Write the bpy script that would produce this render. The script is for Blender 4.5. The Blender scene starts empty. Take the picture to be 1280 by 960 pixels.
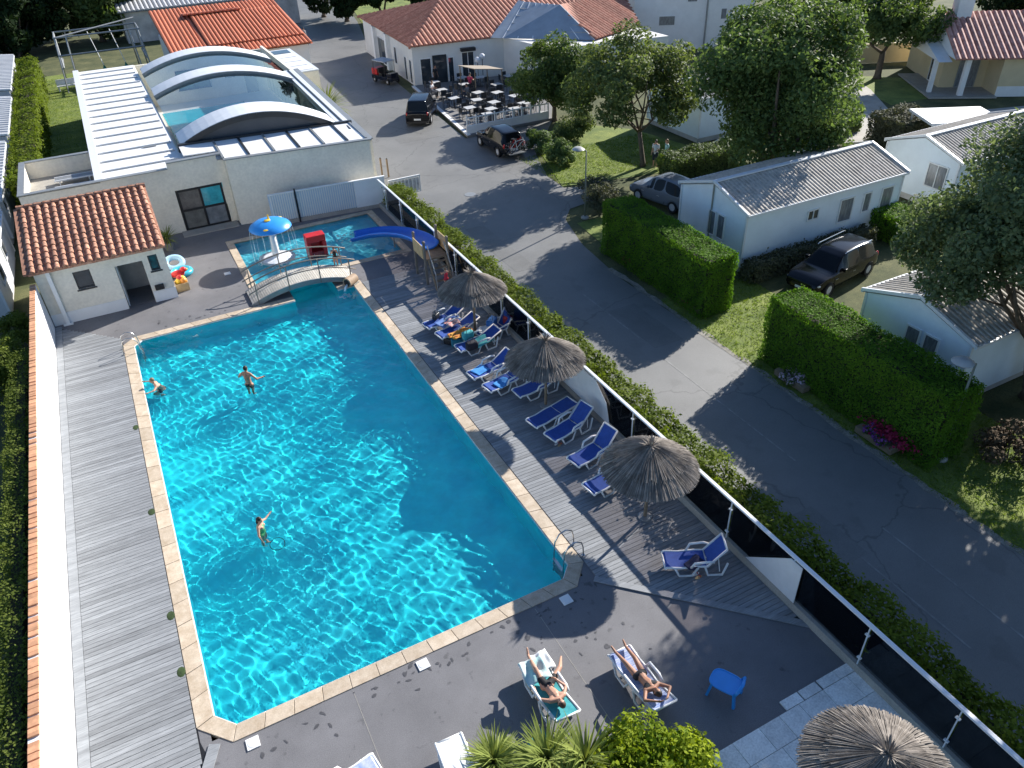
import bpy, bmesh, math, random
import numpy as np
from mathutils import Vector, Matrix
C = bpy.context.scene
COL = C.collection
PI = math.pi
# ---------------------------------------------------------------- camera, sky, sun, exposure
CAMH, FPX = 17.0, 955.0
_p, _r, _y = math.radians(35.15), math.radians(-2.5), math.radians(-26.1)
_fw = Vector((0, math.cos(_p), -math.sin(_p))); _rt = Vector((1, 0, 0)); _up = _rt.cross(_fw)
_rt2 = _rt*math.cos(_r)+_up*math.sin(_r); _up2 = _rt2.cross(_fw)
_R = Matrix.Rotation(_y, 3, 'Z')
FW, RT, UP = _R @ _fw, _R @ _rt2, _R @ _up2
cam = bpy.data.objects.new('camera', bpy.data.cameras.new('camera')); COL.objects.link(cam)
cam.matrix_world = Matrix(((RT.x, UP.x, -FW.x, 0), (RT.y, UP.y, -FW.y, 0), (RT.z, UP.z, -FW.z, CAMH), (0, 0, 0, 1)))
cam.data.sensor_width = 36; cam.data.lens = 36*FPX/1280
cam.data.clip_start = .1; cam.data.clip_end = 2500
C.camera = cam
SUN_EL, SUN_AZ = 28.0, 19.5
w = bpy.data.worlds.new('World'); C.world = w; w.use_nodes = True
_nt = w.node_tree; _sky = _nt.nodes.new('ShaderNodeTexSky'); _sky.sky_type = 'NISHITA'; _sky.sun_disc = False; _sky.ozone_density = 5.0; _sky.dust_density = .5
_sky.sun_elevation = math.radians(SUN_EL); _sky.sun_rotation = math.radians(90-SUN_AZ)
_nt.links.new(_sky.outputs[0], _nt.nodes['Background'].inputs[0]); _nt.nodes['Background'].inputs[1].default_value = .085
_sl = bpy.data.lights.new('sun', 'SUN'); _sl.energy = 5.0; _sl.angle = math.radians(.5); _sl.color = (1, .955, .89)
_sl.cycles.is_caustics_light = True
sun = bpy.data.objects.new('sun', _sl); COL.objects.link(sun)
_e, _a = math.radians(SUN_EL), math.radians(SUN_AZ)
SUNDIR = Vector((math.cos(_e)*math.cos(_a), math.cos(_e)*math.sin(_a), math.sin(_e)))
sun.rotation_euler = SUNDIR.to_track_quat('Z', 'Y').to_euler()
sun.location = (60, 20, 40)
C.view_settings.view_transform = 'Standard'; C.view_settings.look = 'None'
C.view_settings.exposure = .9; C.view_settings.gamma = 1
C.cycles.max_bounces = 8; C.cycles.transparent_max_bounces = 16
C.cycles.use_denoising = True

def at(px, py, z=0.0):
    "the point at height z seen at photograph pixel px, py (1280 x 960)"
    d = FW+RT*((px-640)/FPX)-UP*((py-480)/FPX)
    t = (z-CAMH)/d.z
    return Vector((d.x*t, d.y*t, z))

# ---------------------------------------------------------------- mesh helpers
class MB:
    def __init__(s): s.v = []; s.f = []
    def add(s, vs, fs, M=None):
        n = len(s.v)
        if M is not None: vs = [tuple(M @ Vector(p)) for p in vs]
        s.v += [tuple(p) for p in vs]; s.f += [tuple(i+n for i in f) for f in fs]
        return s
    def box(s, x0, x1, y0, y1, z0, z1, M=None):
        return s.add([(x0,y0,z0),(x1,y0,z0),(x1,y1,z0),(x0,y1,z0),(x0,y0,z1),(x1,y0,z1),(x1,y1,z1),(x0,y1,z1)],
                     [(0,3,2,1),(4,5,6,7),(0,1,5,4),(1,2,6,5),(2,3,7,6),(3,0,4,7)], M)
    def beam(s, a, b, w, h=None, up=(0,0,1)):
        a, b = Vector(a), Vector(b); h = h or w; d = (b-a).normalized(); up = Vector(up)
        if abs(d.dot(up)) > .98: up = Vector((1,0,0))
        r = d.cross(up).normalized(); u = r.cross(d)
        r *= w/2; u *= h/2
        return s.add([a-r-u, a+r-u, a+r+u, a-r+u, b-r-u, b+r-u, b+r+u, b-r+u],
                     [(0,3,2,1),(4,5,6,7),(0,1,5,4),(1,2,6,5),(2,3,7,6),(3,0,4,7)][::1])
    def tube(s, pts, r, n=8, closed=False):
        pts = [Vector(p) for p in pts]; m = len(pts)
        rs = r if isinstance(r, (list, tuple)) else [r]*m
        vs = []; fs = []; prev = None
        for i, p in enumerate(pts):
            a = pts[i-1] if i > 0 else (pts[-1] if closed else p)
            b = pts[i+1] if i < m-1 else (pts[0] if closed else p)
            d = (b-a).normalized()
            if prev is None:
                q = Vector((0,0,1)) if abs(d.z) < .9 else Vector((1,0,0)); x = d.cross(q).normalized()
            else:
                x = (prev-d*prev.dot(d)).normalized()
            prev = x; y = d.cross(x)
            for k in range(n):
                t = 2*PI*k/n; vs.append(p+x*(rs[i]*math.cos(t))+y*(rs[i]*math.sin(t)))
        for i in range(m if closed else m-1):
            j = (i+1) % m
            for k in range(n): fs.append((i*n+k, i*n+(k+1)%n, j*n+(k+1)%n, j*n+k))
        if not closed: fs += [tuple(range(n))[::-1], tuple((m-1)*n+k for k in range(n))]
        return s.add(vs, fs)
    def prism(s, poly, z0, z1, M=None):
        n = len(poly)
        a = sum(poly[i][0]*poly[(i+1)%n][1]-poly[(i+1)%n][0]*poly[i][1] for i in range(n))
        if a < 0: poly = poly[::-1]
        vs = [(p[0],p[1],z0) for p in poly]+[(p[0],p[1],z1) for p in poly]
        fs = [tuple(range(n))[::-1], tuple(range(n,2*n))]+[(i,(i+1)%n,n+(i+1)%n,n+i) for i in range(n)]
        return s.add(vs, fs, M)
    def extr(s, poly, vec):
        n = len(poly); vec = Vector(vec); poly = [Vector(p) for p in poly]
        nr = Vector((0,0,0))
        for i in range(n): nr += poly[i].cross(poly[(i+1)%n])
        if nr.dot(vec) < 0: poly = poly[::-1]
        vs = poly+[p+vec for p in poly]
        fs = [tuple(range(n))[::-1], tuple(range(n,2*n))]+[(i,(i+1)%n,n+(i+1)%n,n+i) for i in range(n)]
        return s.add(vs, fs)
    def lathe(s, prof, n=24, M=None, cap=True):
        vs = []; fs = []; m = len(prof)
        for r, z in prof:
            for k in range(n): vs.append((r*math.cos(2*PI*k/n), r*math.sin(2*PI*k/n), z))
        for i in range(m-1):
            for k in range(n): fs.append((i*n+k, i*n+(k+1)%n, (i+1)*n+(k+1)%n, (i+1)*n+k))
        if cap: fs += [tuple(range(n))[::-1], tuple((m-1)*n+k for k in range(n))]
        return s.add(vs, fs, M)
    def ball(s, c, r, n=10, m=6, M=None):
        c = Vector(c); rx, ry, rz = r if isinstance(r, (tuple, list)) else (r, r, r)
        vs = [c+Vector((0,0,-rz))]; fs = []
        for i in range(1, m):
            t = -PI/2+PI*i/m
            for k in range(n): vs.append(c+Vector((rx*math.cos(t)*math.cos(2*PI*k/n), ry*math.cos(t)*math.sin(2*PI*k/n), rz*math.sin(t))))
        vs.append(c+Vector((0,0,rz)))
        for k in range(n): fs.append((0, 1+(k+1)%n, 1+k))
        for i in range(m-2):
            for k in range(n): fs.append((1+i*n+k, 1+i*n+(k+1)%n, 1+(i+1)*n+(k+1)%n, 1+(i+1)*n+k))
        L = len(vs)-1
        for k in range(n): fs.append((1+(m-2)*n+k, 1+(m-2)*n+(k+1)%n, L))
        return s.add(vs, fs, M)
    def quad(s, *p): return s.add(p, [tuple(range(len(p)))])
    def mesh(s, name, mt, smooth=False, bevel=0):
        me = bpy.data.meshes.new(name); me.from_pydata(s.v, [], s.f)
        if bevel:
            bm = bmesh.new(); bm.from_mesh(me)
            bmesh.ops.bevel(bm, geom=bm.edges[:], offset=bevel, segments=2, affect='EDGES', profile=.6, clamp_overlap=True)
            bm.to_mesh(me); bm.free()
        me.materials.append(mt)
        if smooth:
            me.polygons.foreach_set('use_smooth', [True]*len(me.polygons))
            if smooth is not True: me.set_sharp_from_angle(angle=math.radians(smooth))
        return me
    def build(s, name, mt, parent=None, smooth=False, bevel=0, world=False, loc=None, kind=None):
        if world and parent is not None:
            inv = parent.matrix_basis.inverted(); s.v = [tuple(inv @ Vector(p)) for p in s.v]
        return link(name, s.mesh(name, mt, smooth, bevel), parent, loc, kind)

def link(name, me, parent=None, loc=None, kind=None):
    o = bpy.data.objects.new(name, me); COL.objects.link(o)
    if parent is not None: o.parent = parent
    if loc is not None: o.location = loc
    if kind: o['kind'] = kind
    return o

def tag(o, label, cat, group=None):
    o['label'] = label; o['category'] = cat
    if group: o['group'] = group
    return o

def thing(name, label, cat, loc=(0,0,0), rz=0, group=None):
    o = bpy.data.objects.new(name, None); COL.objects.link(o)
    o.empty_display_size = .2
    o.matrix_basis = Matrix.Translation(Vector(loc)) @ Matrix.Rotation(rz, 4, 'Z')
    return tag(o, label, cat, group)

def kids(o): return [c for c in bpy.data.objects if c.parent == o]

def copy_tree(o, loc=None, rz=None, label=None, group=None):
    ch = {}
    for c in bpy.data.objects:
        if c.parent: ch.setdefault(c.parent.name, []).append(c)
    def rec(a, par):
        c = a.copy(); COL.objects.link(c)
        if par is not None: c.parent = par
        for k in ch.get(a.name, []): rec(k, c)
        return c
    r = rec(o, None)
    if loc is not None or rz is not None:
        l = Vector(loc) if loc is not None else o.location; z = rz if rz is not None else o.rotation_euler.z
        r.matrix_basis = Matrix.Translation(l) @ Matrix.Rotation(z, 4, 'Z')
    if label: r['label'] = label
    if group: r['group'] = group
    return r

def struct(o): o['kind'] = 'structure'; return o

# ---------------------------------------------------------------- materials
def mat(name, c, rough=.7, var=.12, scale=3., bump=0., bscale=None, metal=0, spec=.5, c2=None, stretch=None, fine=None, island=0., trans=0., coat=0., obj=False, stain=None, crack=0):
    m = bpy.data.materials.new(name); m.use_nodes = True
    nt = m.node_tree; N = nt.nodes; L = nt.links; b = N['Principled BSDF']
    b.inputs['Roughness'].default_value = rough; b.inputs['Metallic'].default_value = metal
    b.inputs['Specular IOR Level'].default_value = spec; b.inputs['Coat Weight'].default_value = coat
    if obj:
        g = N.new('ShaderNodeTexCoord'); pos = g.outputs['Object']
    else:
        g = N.new('ShaderNodeNewGeometry'); pos = g.outputs['Position']
    if stretch:
        mp = N.new('ShaderNodeMapping'); mp.inputs['Scale'].default_value = stretch; L.new(pos, mp.inputs[0]); pos = mp.outputs[0]
    no = N.new('ShaderNodeTexNoise'); no.inputs['Scale'].default_value = scale; no.inputs['Detail'].default_value = 6; no.inputs['Roughness'].default_value = .65
    L.new(pos, no.inputs['Vector'])
    ra = N.new('ShaderNodeMapRange'); ra.inputs[1].default_value = .32; ra.inputs[2].default_value = .68
    L.new(no.outputs['Fac'], ra.inputs[0])
    mx = N.new('ShaderNodeMix'); mx.data_type = 'RGBA'
    lo = tuple(x*(1-var) for x in c); hi = c2 if c2 else tuple(min(1, x*(1+var)) for x in c)
    mx.inputs[6].default_value = (*lo, 1); mx.inputs[7].default_value = (*hi, 1)
    L.new(ra.outputs[0], mx.inputs[0]); out = mx.outputs[2]
    def mul(fac_socket, lo, hi):
        nonlocal out
        r2 = N.new('ShaderNodeMapRange'); r2.inputs[3].default_value = lo; r2.inputs[4].default_value = hi
        L.new(fac_socket, r2.inputs[0])
        q = N.new('ShaderNodeVectorMath'); q.operation = 'SCALE'; L.new(out, q.inputs[0]); L.new(r2.outputs[0], q.inputs['Scale']); out = q.outputs[0]
    if fine:
        n2 = N.new('ShaderNodeTexNoise'); n2.inputs['Scale'].default_value = fine[0]; n2.inputs['Detail'].default_value = 3; L.new(pos, n2.inputs['Vector'])
        r3 = N.new('ShaderNodeMapRange'); r3.inputs[1].default_value = .35; r3.inputs[2].default_value = .65; L.new(n2.outputs['Fac'], r3.inputs[0])
        mul(r3.outputs[0], 1-fine[1], 1+fine[1])
    if crack:
        nw = N.new('ShaderNodeTexNoise'); nw.inputs['Scale'].default_value = 1.3; nw.inputs['Detail'].default_value = 4; L.new(pos, nw.inputs['Vector'])
        av = N.new('ShaderNodeVectorMath'); av.operation = 'MULTIPLY_ADD'; av.inputs[1].default_value = (.9,.9,.9); L.new(nw.outputs['Color'], av.inputs[0]); L.new(pos, av.inputs[2])
        vo = N.new('ShaderNodeTexVoronoi'); vo.feature = 'DISTANCE_TO_EDGE'; vo.inputs['Scale'].default_value = .16; L.new(av.outputs[0], vo.inputs['Vector'])
        rc = N.new('ShaderNodeMapRange'); rc.inputs[1].default_value = .002; rc.inputs[2].default_value = .007; L.new(vo.outputs['Distance'], rc.inputs[0])
        mul(rc.outputs[0], 1-crack, 1)
    if stain:
        n4 = N.new('ShaderNodeTexNoise'); n4.inputs['Scale'].default_value = stain[0]; n4.inputs['Detail'].default_value = 5; L.new(pos, n4.inputs['Vector'])
        r4 = N.new('ShaderNodeMapRange'); r4.inputs[1].default_value = stain[1]; r4.inputs[2].default_value = stain[1]+.07; L.new(n4.outputs['Fac'], r4.inputs[0])
        mul(r4.outputs[0], 1, 1-stain[2])
    if island:
        if island > 0:
            gi = N.new('ShaderNodeNewGeometry'); mul(gi.outputs['Random Per Island'], 1-island, 1+island)
        else:
            oi = N.new('ShaderNodeObjectInfo'); mul(oi.outputs['Random'], 1+island, 1-island)
    L.new(out, b.inputs['Base Color'])
    if bump:
        bp = N.new('ShaderNodeBump'); bp.inputs['Strength'].default_value = bump; bp.inputs['Distance'].default_value = .02
        if bscale:
            n3 = N.new('ShaderNodeTexNoise'); n3.inputs['Scale'].default_value = bscale; n3.inputs['Detail'].default_value = 5; L.new(pos, n3.inputs['Vector']); L.new(n3.outputs['Fac'], bp.inputs['Height'])
        else: L.new(no.outputs['Fac'], bp.inputs['Height'])
        L.new(bp.outputs[0], b.inputs['Normal'])
    if trans:
        tr = N.new('ShaderNodeBsdfTranslucent'); L.new(out, tr.inputs['Color'])
        ms = N.new('ShaderNodeMixShader'); ms.inputs[0].default_value = trans
        L.new(b.outputs[0], ms.inputs[1]); L.new(tr.outputs[0], ms.inputs[2]); L.new(ms.outputs[0], N['Material Output'].inputs['Surface'])
    return m

def leafmat(name, dark, light, trans=.35, tint=(1.25,1.3,.55), spec=.12):
    m = bpy.data.materials.new(name); m.use_nodes = True
    nt = m.node_tree; N = nt.nodes; L = nt.links; b = N['Principled BSDF']
    b.inputs['Roughness'].default_value = .65; b.inputs['Specular IOR Level'].default_value = spec
    g = N.new('ShaderNodeNewGeometry')
    no = N.new('ShaderNodeTexNoise'); no.inputs['Scale'].default_value = 1.1; no.inputs['Detail'].default_value = 2; L.new(g.outputs['Position'], no.inputs['Vector'])
    ad = N.new('ShaderNodeMath'); ad.operation = 'MULTIPLY_ADD'; ad.inputs[1].default_value = .55; L.new(g.outputs['Random Per Island'], ad.inputs[0])
    sc = N.new('ShaderNodeMapRange'); sc.inputs[1].default_value = .3; sc.inputs[2].default_value = .7; sc.inputs[3].default_value = 0; sc.inputs[4].default_value = .45
    L.new(no.outputs['Fac'], sc.inputs[0]); L.new(sc.outputs[0], ad.inputs[2])
    mx = N.new('ShaderNodeMix'); mx.data_type = 'RGBA'; mx.inputs[6].default_value = (*dark,1); mx.inputs[7].default_value = (*light,1)
    L.new(ad.outputs[0], mx.inputs[0]); L.new(mx.outputs[2], b.inputs['Base Color'])
    t2 = N.new('ShaderNodeVectorMath'); t2.operation = 'MULTIPLY'; t2.inputs[1].default_value = tint; L.new(mx.outputs[2], t2.inputs[0])
    tr = N.new('ShaderNodeBsdfTranslucent'); L.new(t2.outputs[0], tr.inputs['Color'])
    ms = N.new('ShaderNodeMixShader'); ms.inputs[0].default_value = trans
    L.new(b.outputs[0], ms.inputs[1]); L.new(tr.outputs[0], ms.inputs[2]); L.new(ms.outputs[0], N['Material Output'].inputs['Surface'])
    return m

def seeglass(name, tint, rough=.02):
    "clear or smoked sheet glass: straight-through tint plus a Fresnel reflection"
    m = bpy.data.materials.new(name); m.use_nodes = True
    nt = m.node_tree; N = nt.nodes; L = nt.links; N.remove(N['Principled BSDF'])
    t = N.new('ShaderNodeBsdfTransparent'); t.inputs[0].default_value = (*tint,1)
    g = N.new('ShaderNodeBsdfGlossy'); g.inputs['Roughness'].default_value = rough; g.inputs[0].default_value = (.9,.95,1,1)
    f = N.new('ShaderNodeFresnel'); f.inputs[0].default_value = 1.45
    ms = N.new('ShaderNodeMixShader'); L.new(f.outputs[0], ms.inputs[0]); L.new(t.outputs[0], ms.inputs[1]); L.new(g.outputs[0], ms.inputs[2])
    L.new(ms.outputs[0], N['Material Output'].inputs['Surface'])
    return m

M = dict(
 ground=mat('dry grass', (.05,.075,.02), .95, .35, .5, .3, 30, c2=(.13,.13,.05), fine=(25,.3)),
 lawn=mat('lawn', (.10,.16,.022), .9, .25, .8, .4, 60, c2=(.22,.26,.05), fine=(40,.35)),
 asphalt=mat('asphalt', (.17,.17,.165), .6, .12, .3, .25, 90, fine=(60,.16), spec=.5, stain=(.9,.60,.12), crack=.28),
 concrete=mat('grey concrete', (.165,.162,.168), .75, .14, .7, .15, 60, fine=(45,.16), stain=(3.2,.63,.32)),
 pale=mat('pale concrete', (.36,.34,.30), .8, .14, 1.2, .1, 40, fine=(30,.12)),
 deck=mat('weathered deck boards', (.235,.245,.255), .65, .2, 1.6, .15, 30, stretch=(.25,3,3), island=-.16, fine=(14,.14)),
 coping=mat('sandstone coping', (.50,.39,.27), .75, .12, 3, .12, 50, c2=(.62,.52,.40), island=-.12, fine=(30,.08)),
 white=mat('white paint', (.78,.78,.77), .55, .05, 1.5, .04, 30),
 whiteplastic=mat('white plastic', (.78,.79,.78), .35, .04, 3),
 render=mat('cream render', (.80,.745,.63), .85, .08, .8, .1, 60, fine=(8,.05)),
 greyrender=mat('stained render', (.50,.48,.46), .85, .25, .9, .1, 50, c2=(.62,.60,.57)),
 tile=mat('terracotta', (.36,.15,.085), .8, .25, 6, .1, 40, c2=(.55,.30,.20), island=-.25, fine=(14,.2)),
 brick=mat('orange wall coping', (.60,.31,.17), .75, .2, 8, island=-.22),
 dark=mat('dark metal', (.025,.028,.032), .4, .1, 4),
 black=mat('black', (.012,.012,.014), .5, .1, 4),
 steel=mat('stainless steel', (.55,.55,.55), .28, .05, 5, metal=1),
 alu=mat('white aluminium', (.72,.74,.76), .35, .04, 4, spec=.6),
 galv=mat('grey metal', (.30,.31,.31), .45, .1, 4, metal=.4),
 wood=mat('grey brown timber', (.23,.17,.11), .75, .25, 4, .2, 30, stretch=(1,1,6)),
 rope=mat('tan board', (.50,.36,.19), .8, .15, 5),
 blue=mat('royal blue sling fabric', (.022,.075,.33), .75, .15, 8, .1, 120, fine=(90,.12)),
 slide=mat('blue plastic', (.015,.13,.52), .28, .08, 3),
 lightblue=mat('light blue plastic', (.035,.30,.78), .32, .06, 3),
 red=mat('red plastic', (.55,.02,.025), .4, .12, 5),
 yellow=mat('yellow plastic', (.75,.50,.05), .45, .1, 5),
 teal=mat('teal cloth', (.03,.30,.33), .85, .15, 6, c2=(.08,.42,.45)),
 glass=mat('window glass', (.035,.045,.055), .06, .3, 1.5, spec=.8),
 curtain=mat('curtained window glass', (.20,.21,.22), .12, .35, 3, spec=.7, stretch=(4,4,1)),
 smoked=seeglass('smoked fence glass', (.70,.67,.66)),
 clear=seeglass('clear glazing', (.80,.86,.88)),
 bark=mat('bark', (.12,.09,.065), .9, .3, 6, .5, 20),
)
# ================================================================ ground, road, terrace, pools
def grid_sheet(name, xs, ys, z, holes, mt, kind='structure'):
    mb = MB()
    for i in range(len(xs)-1):
        for j in range(len(ys)-1):
            cx, cy = (xs[i]+xs[i+1])/2, (ys[j]+ys[j+1])/2
            if any(h[0] < cx < h[1] and h[2] < cy < h[3] for h in holes): continue
            mb.quad((xs[i],ys[j],z),(xs[i+1],ys[j],z),(xs[i+1],ys[j+1],z),(xs[i],ys[j+1],z))
    return mb.build(name, mt, kind=kind)

PX0, PX1, PY0, PY1 = -2.1, 7.85, 12.45, 32.8      # main pool water edge
KX0, KX1, KY0, KY1 = 3.75, 11.3, 35.35, 41.0      # paddling pool
CX0, CX1 = 5.0, 7.05                               # channel under the bridge
HOLES = [(PX0-.15, PX1+.15, PY0-.15, PY1+.15), (KX0-.12, KX1+.12, KY0-.12, KY1+.12), (CX0, CX1, PY1, KY0)]
XS = sorted({-700, -5.3, PX0-.15, KX0-.12, CX0, CX1, PX1+.15, KX1+.12, 12.45, 900})
YS = sorted({-400, 2.0, PY0-.15, PY1+.15, KY0-.12, KY1+.12, 46.2, 1200})
grid_sheet('ground', XS, YS, -.06, HOLES, M['ground'])
grid_sheet('pool_terrace', [x for x in XS if -6 < x < 13], [y for y in YS if 0 < y < 50], 0.0, HOLES, M['concrete'])

road = MB().add([(x,y,-.03) for x,y in [(13.7,-30),(19.3,-30),(19.25,20),(19.15,27),(19.6,31),(20.5,34.2),(21.5,35.4),(24,35.9),(25,37.6),(22.9,38.4),(23.0,40.6),(24.4,44.6),(29.2,50.75),(21.9,50.5),(23.4,68),(25.6,82),(30,100),(38,140),(15,140),(15.2,95),(14.9,72),(14.2,58),(13.4,42.4),(13.7,41.8)]], [tuple(range(24))]).build('road', M['asphalt'], kind='structure')
bm = bmesh.new(); bm.from_mesh(road.data); bmesh.ops.triangulate(bm, faces=bm.faces[:]); bm.to_mesh(road.data); bm.free()
MB().add([(x,y,-.026) for x,y in [(30.5,30.3),(38,31.0),(46.5,33.6),(60,30.5),(70,22),(72,25),(62,33.4),(50,37.2),(54.5,43.5),(58,50),(54,52),(50.5,45),(45.5,37.4),(37.5,36.0),(30.5,33.5)]], [(0,1,2,7,8,12,13,14)[:8],(2,3,6,7),(3,4,5,6),(8,9,10,11),(8,11,12)]).build('lane', M['pale'], kind='structure')
rs_ = MB()
for x, ya, yb in ((16.75,2,9.5),(16.72,13,20.2),(16.8,22,26.5),(15.3,5.5,9.0)): rs_.box(x-.03,x+.03,ya,yb,-.029,-.026)
rs_.build('road_seam', mat('tar seam', (.22,.22,.21), .7, .3, 3), kind='structure')
re_ = MB(); rn_ = random.Random(31); ys_r = [-6+.5*i for i in range(69)]
pe = [(19.2+rn_.uniform(-.09,.07), 19.42+rn_.uniform(-.08,.12)) for _ in ys_r]
for i in range(68): re_.quad((pe[i][0],ys_r[i],-.0235),(pe[i][1],ys_r[i],-.0235),(pe[i+1][1],ys_r[i+1],-.0235),(pe[i+1][0],ys_r[i+1],-.0235))
re_.build('road_edge', mat('sandy road edge', (.24,.225,.19), .9, .35, 3, .2, 40, fine=(30,.3)), kind='structure')
rp_ = MB()
for x0,x1,y0,y1 in ((16.9,18.3,21,24.5),(15.2,16.3,30,36),(17.5,21,52,53.2),(14.6,15.6,9,11.2)): rp_.box(x0,x1,y0,y1,-.029,-.0255)
rp_.build('road_patch', mat('patched asphalt', (.155,.155,.15), .65, .15, .6, .25, 90, fine=(60,.16)), kind='structure')
tag(MB().lathe([(.34,-.028),(.34,-.016),(.30,-.014),(.02,-.014)],24,Matrix.Translation((17.6,40.5,0))).build('manhole_cover', M['galv']), 'round grey manhole cover in the road junction', 'manhole cover')
# lawns
lw = MB()
for poly in ([(19.25,5),(24.2,5),(24.2,24.2),(19.25,24.2)], [(19.9,24.2),(24.3,24.2),(24.3,33.5),(20.8,33.5)], [(22.9,38.6),(31,37),(34,40.2),(33,45.5),(29.3,50.4),(24.8,44.6)], [(-4.9,54),(-1.7,54),(-1.7,92),(-4.9,92)], [(52.3,39.6),(57.4,39.2),(59.4,44.6),(55.6,48.6)], [(27,84),(48,84),(60,120),(33,112)]):
    lw.add([(x,y,-.035) for x,y in poly], [tuple(range(len(poly)))])
lawn = lw.build('lawn', M['lawn'], kind='structure')
gmat = leafmat('grass blades', (.09,.16,.015), (.26,.32,.05), .4)

# ---- pool basin, water, coping
def tilemat(name, c, c2):
    return mat(name, c, .35, .06, .8, c2=c2, fine=(3,.05))
poolmat = tilemat('pool liner', (.008,.58,.72), (.016,.74,.80))
kidmat = tilemat('paddling pool liner', (.07,.48,.62), (.10,.56,.68))
POOL = [(PX0+.45,PY0),(PX1-.4,PY0),(PX1,PY0+.4),(PX1,PY1),(CX1,PY1),(CX1,KY0-.3),(CX0,KY0-.3),(CX0,PY1),(PX0+.35,PY1),(PX0,PY1-.35),(PX0,PY0+.5)]
def basin(name, poly, depth, mt):
    n = len(poly); mb = MB()
    dz = (lambda x: -1.12-(max(-2.0,min(x,1.9))-PX0)*.1) if depth > 1 else (lambda x: -depth)
    if depth > 1: poly = [(PX0+.45,PY0),(.3,PY0),(1.9,PY0)]+poly[1:8]+[(1.9,PY1),(.3,PY1)]+poly[8:]; n = len(poly); br = [poly.index((1.9,PY0)),poly.index((1.9,PY1))]
    floors = [tuple(range(br[0],br[1]+1)), (br[0]-1,br[0],br[1],br[1]+1), tuple(list(range(br[1]+1,n))+list(range(0,br[0])))] if depth > 1 else [tuple(range(n))]
    mb.add([(x,y,dz(x)) for x,y in poly]+[(x,y,-.03) for x,y in poly], floors+[(n+i,n+(i+1)%n,(i+1)%n,i) for i in range(n)])
    o = mb.build(name, mt, kind='structure')
    b = bmesh.new(); b.from_mesh(o.data); bmesh.ops.triangulate(b, faces=[f for f in b.faces if len(f.verts) > 4]); b.to_mesh(o.data); b.free()
    o.cycles.is_caustics_receiver = True
    return o
basin('pool_basin', POOL, 1.02, poolmat)
basin('paddling_pool_basin', [(KX0,KY0),(KX1,KY0),(KX1,KY1),(KX0,KY1)], .55, kidmat)
watermat = bpy.data.materials.new('pool water'); watermat.use_nodes = True
_b = watermat.node_tree.nodes['Principled BSDF']; _b.inputs['Transmission Weight'].default_value = 1; _b.inputs['IOR'].default_value = 1.33; _b.inputs['Roughness'].default_value = 0
_b.inputs['Base Color'].default_value = (.97,1,1,1)
rng = np.random.default_rng(11)
WAVES = []
for i in range(56):
    lam = .25*(1.4/.25)**rng.uniform(0,1); a = rng.uniform(0,2*PI)
    WAVES.append((lam, a, rng.uniform(0,2*PI), (.00138*lam**1.0)))
def water(name, rects, step, z, amp=1.0):
    vs = []; fs = []; n = 0
    for x0,x1,y0,y1 in rects:
        nx, ny = int((x1-x0)/step)+2, int((y1-y0)/step)+2
        X, Y = np.meshgrid(np.linspace(x0,x1,nx), np.linspace(y0,y1,ny)); Z = np.zeros_like(X)
        env = 1.05+.35*np.sin(X*.55+1)*np.sin(Y*.42+.5)+.28*np.sin(X*1.3-Y*.8)*np.sin(Y*1.1+.4*X)
        for lam,a,ph,A in WAVES: Z += A*np.sin(2*PI/lam*(X*math.cos(a)+Y*math.sin(a))+ph+.5*np.sin(.9*X+.7*Y))
        for sx,sy in ((1.45,25.9),(.25,18.45),(-1.65,28.3)):
            R_ = np.hypot(X-sx,Y-sy); Z += .0075*np.exp(-R_/.9)*np.sin(2*PI*R_/.27)
        vs.append(np.stack([X,Y,z+amp*env*Z],-1).reshape(-1,3))
        idx = np.arange(nx*ny).reshape(ny,nx)+n; n += nx*ny
        fs.append(np.stack([idx[:-1,:-1],idx[:-1,1:],idx[1:,1:],idx[1:,:-1]],-1).reshape(-1,4))
    vs = np.concatenate(vs); fs = np.concatenate(fs)
    me = bpy.data.meshes.new(name); me.vertices.add(len(vs)); me.vertices.foreach_set('co', vs.ravel().astype(np.float32))
    me.loops.add(fs.size); me.loops.foreach_set('vertex_index', fs.ravel().astype(np.int32))
    me.polygons.add(len(fs)); me.polygons.foreach_set('loop_start', np.arange(0,fs.size,4,dtype=np.int32)); me.polygons.foreach_set('use_smooth', np.ones(len(fs),bool))
    me.update(); me.validate(); me.materials.append(watermat)
    o = link(name, me, kind='structure'); o.cycles.is_caustics_caster = True
    return o
water('pool_water', [(PX0-.05,PX1+4.2,PY0-.05,PY1+1.9)], .038, -.035)  # sheet runs on unseen under the deck so sun caustics reach the floor
water('paddling_pool_water', [(KX0-.05,KX1+.9,KY0-.05,KY1+.5)], .06, -.05, 1.5)

def fpts(a, b, n): return [(a[0]+(b[0]-a[0])*i/n, a[1]+(b[1]-a[1])*i/n) for i in range(n+1)]
def coping(parent, inner, outer, runs, zt=.025):
    "stones side by side along each run (inner edge a-b, outer edge c-d)"
    for a, b, c, d, n in runs:
        I = fpts(a,b,n); O = fpts(c,d,n)
        for i in range(n):
            g = .0025
            def lerp(p,q,t): return (p[0]+(q[0]-p[0])*t, p[1]+(q[1]-p[1])*t)
            poly = [lerp(I[i],I[i+1],g*4), lerp(I[i],I[i+1],1-g*4), lerp(O[i],O[i+1],1-g*4), lerp(O[i],O[i+1],g*4)]
            MB().prism(poly, -.12, zt+random.Random(i*7+n).uniform(-.003,.003)).build('coping_stone', M['coping'], parent, bevel=.008)
pc = thing('pool_coping', 'pale sandstone coping edging the large blue swimming pool', 'pool edge', (PX0,PY0,0))
w_ = .42
def rel(p): return (p[0]-PX0, p[1]-PY0)
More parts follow.
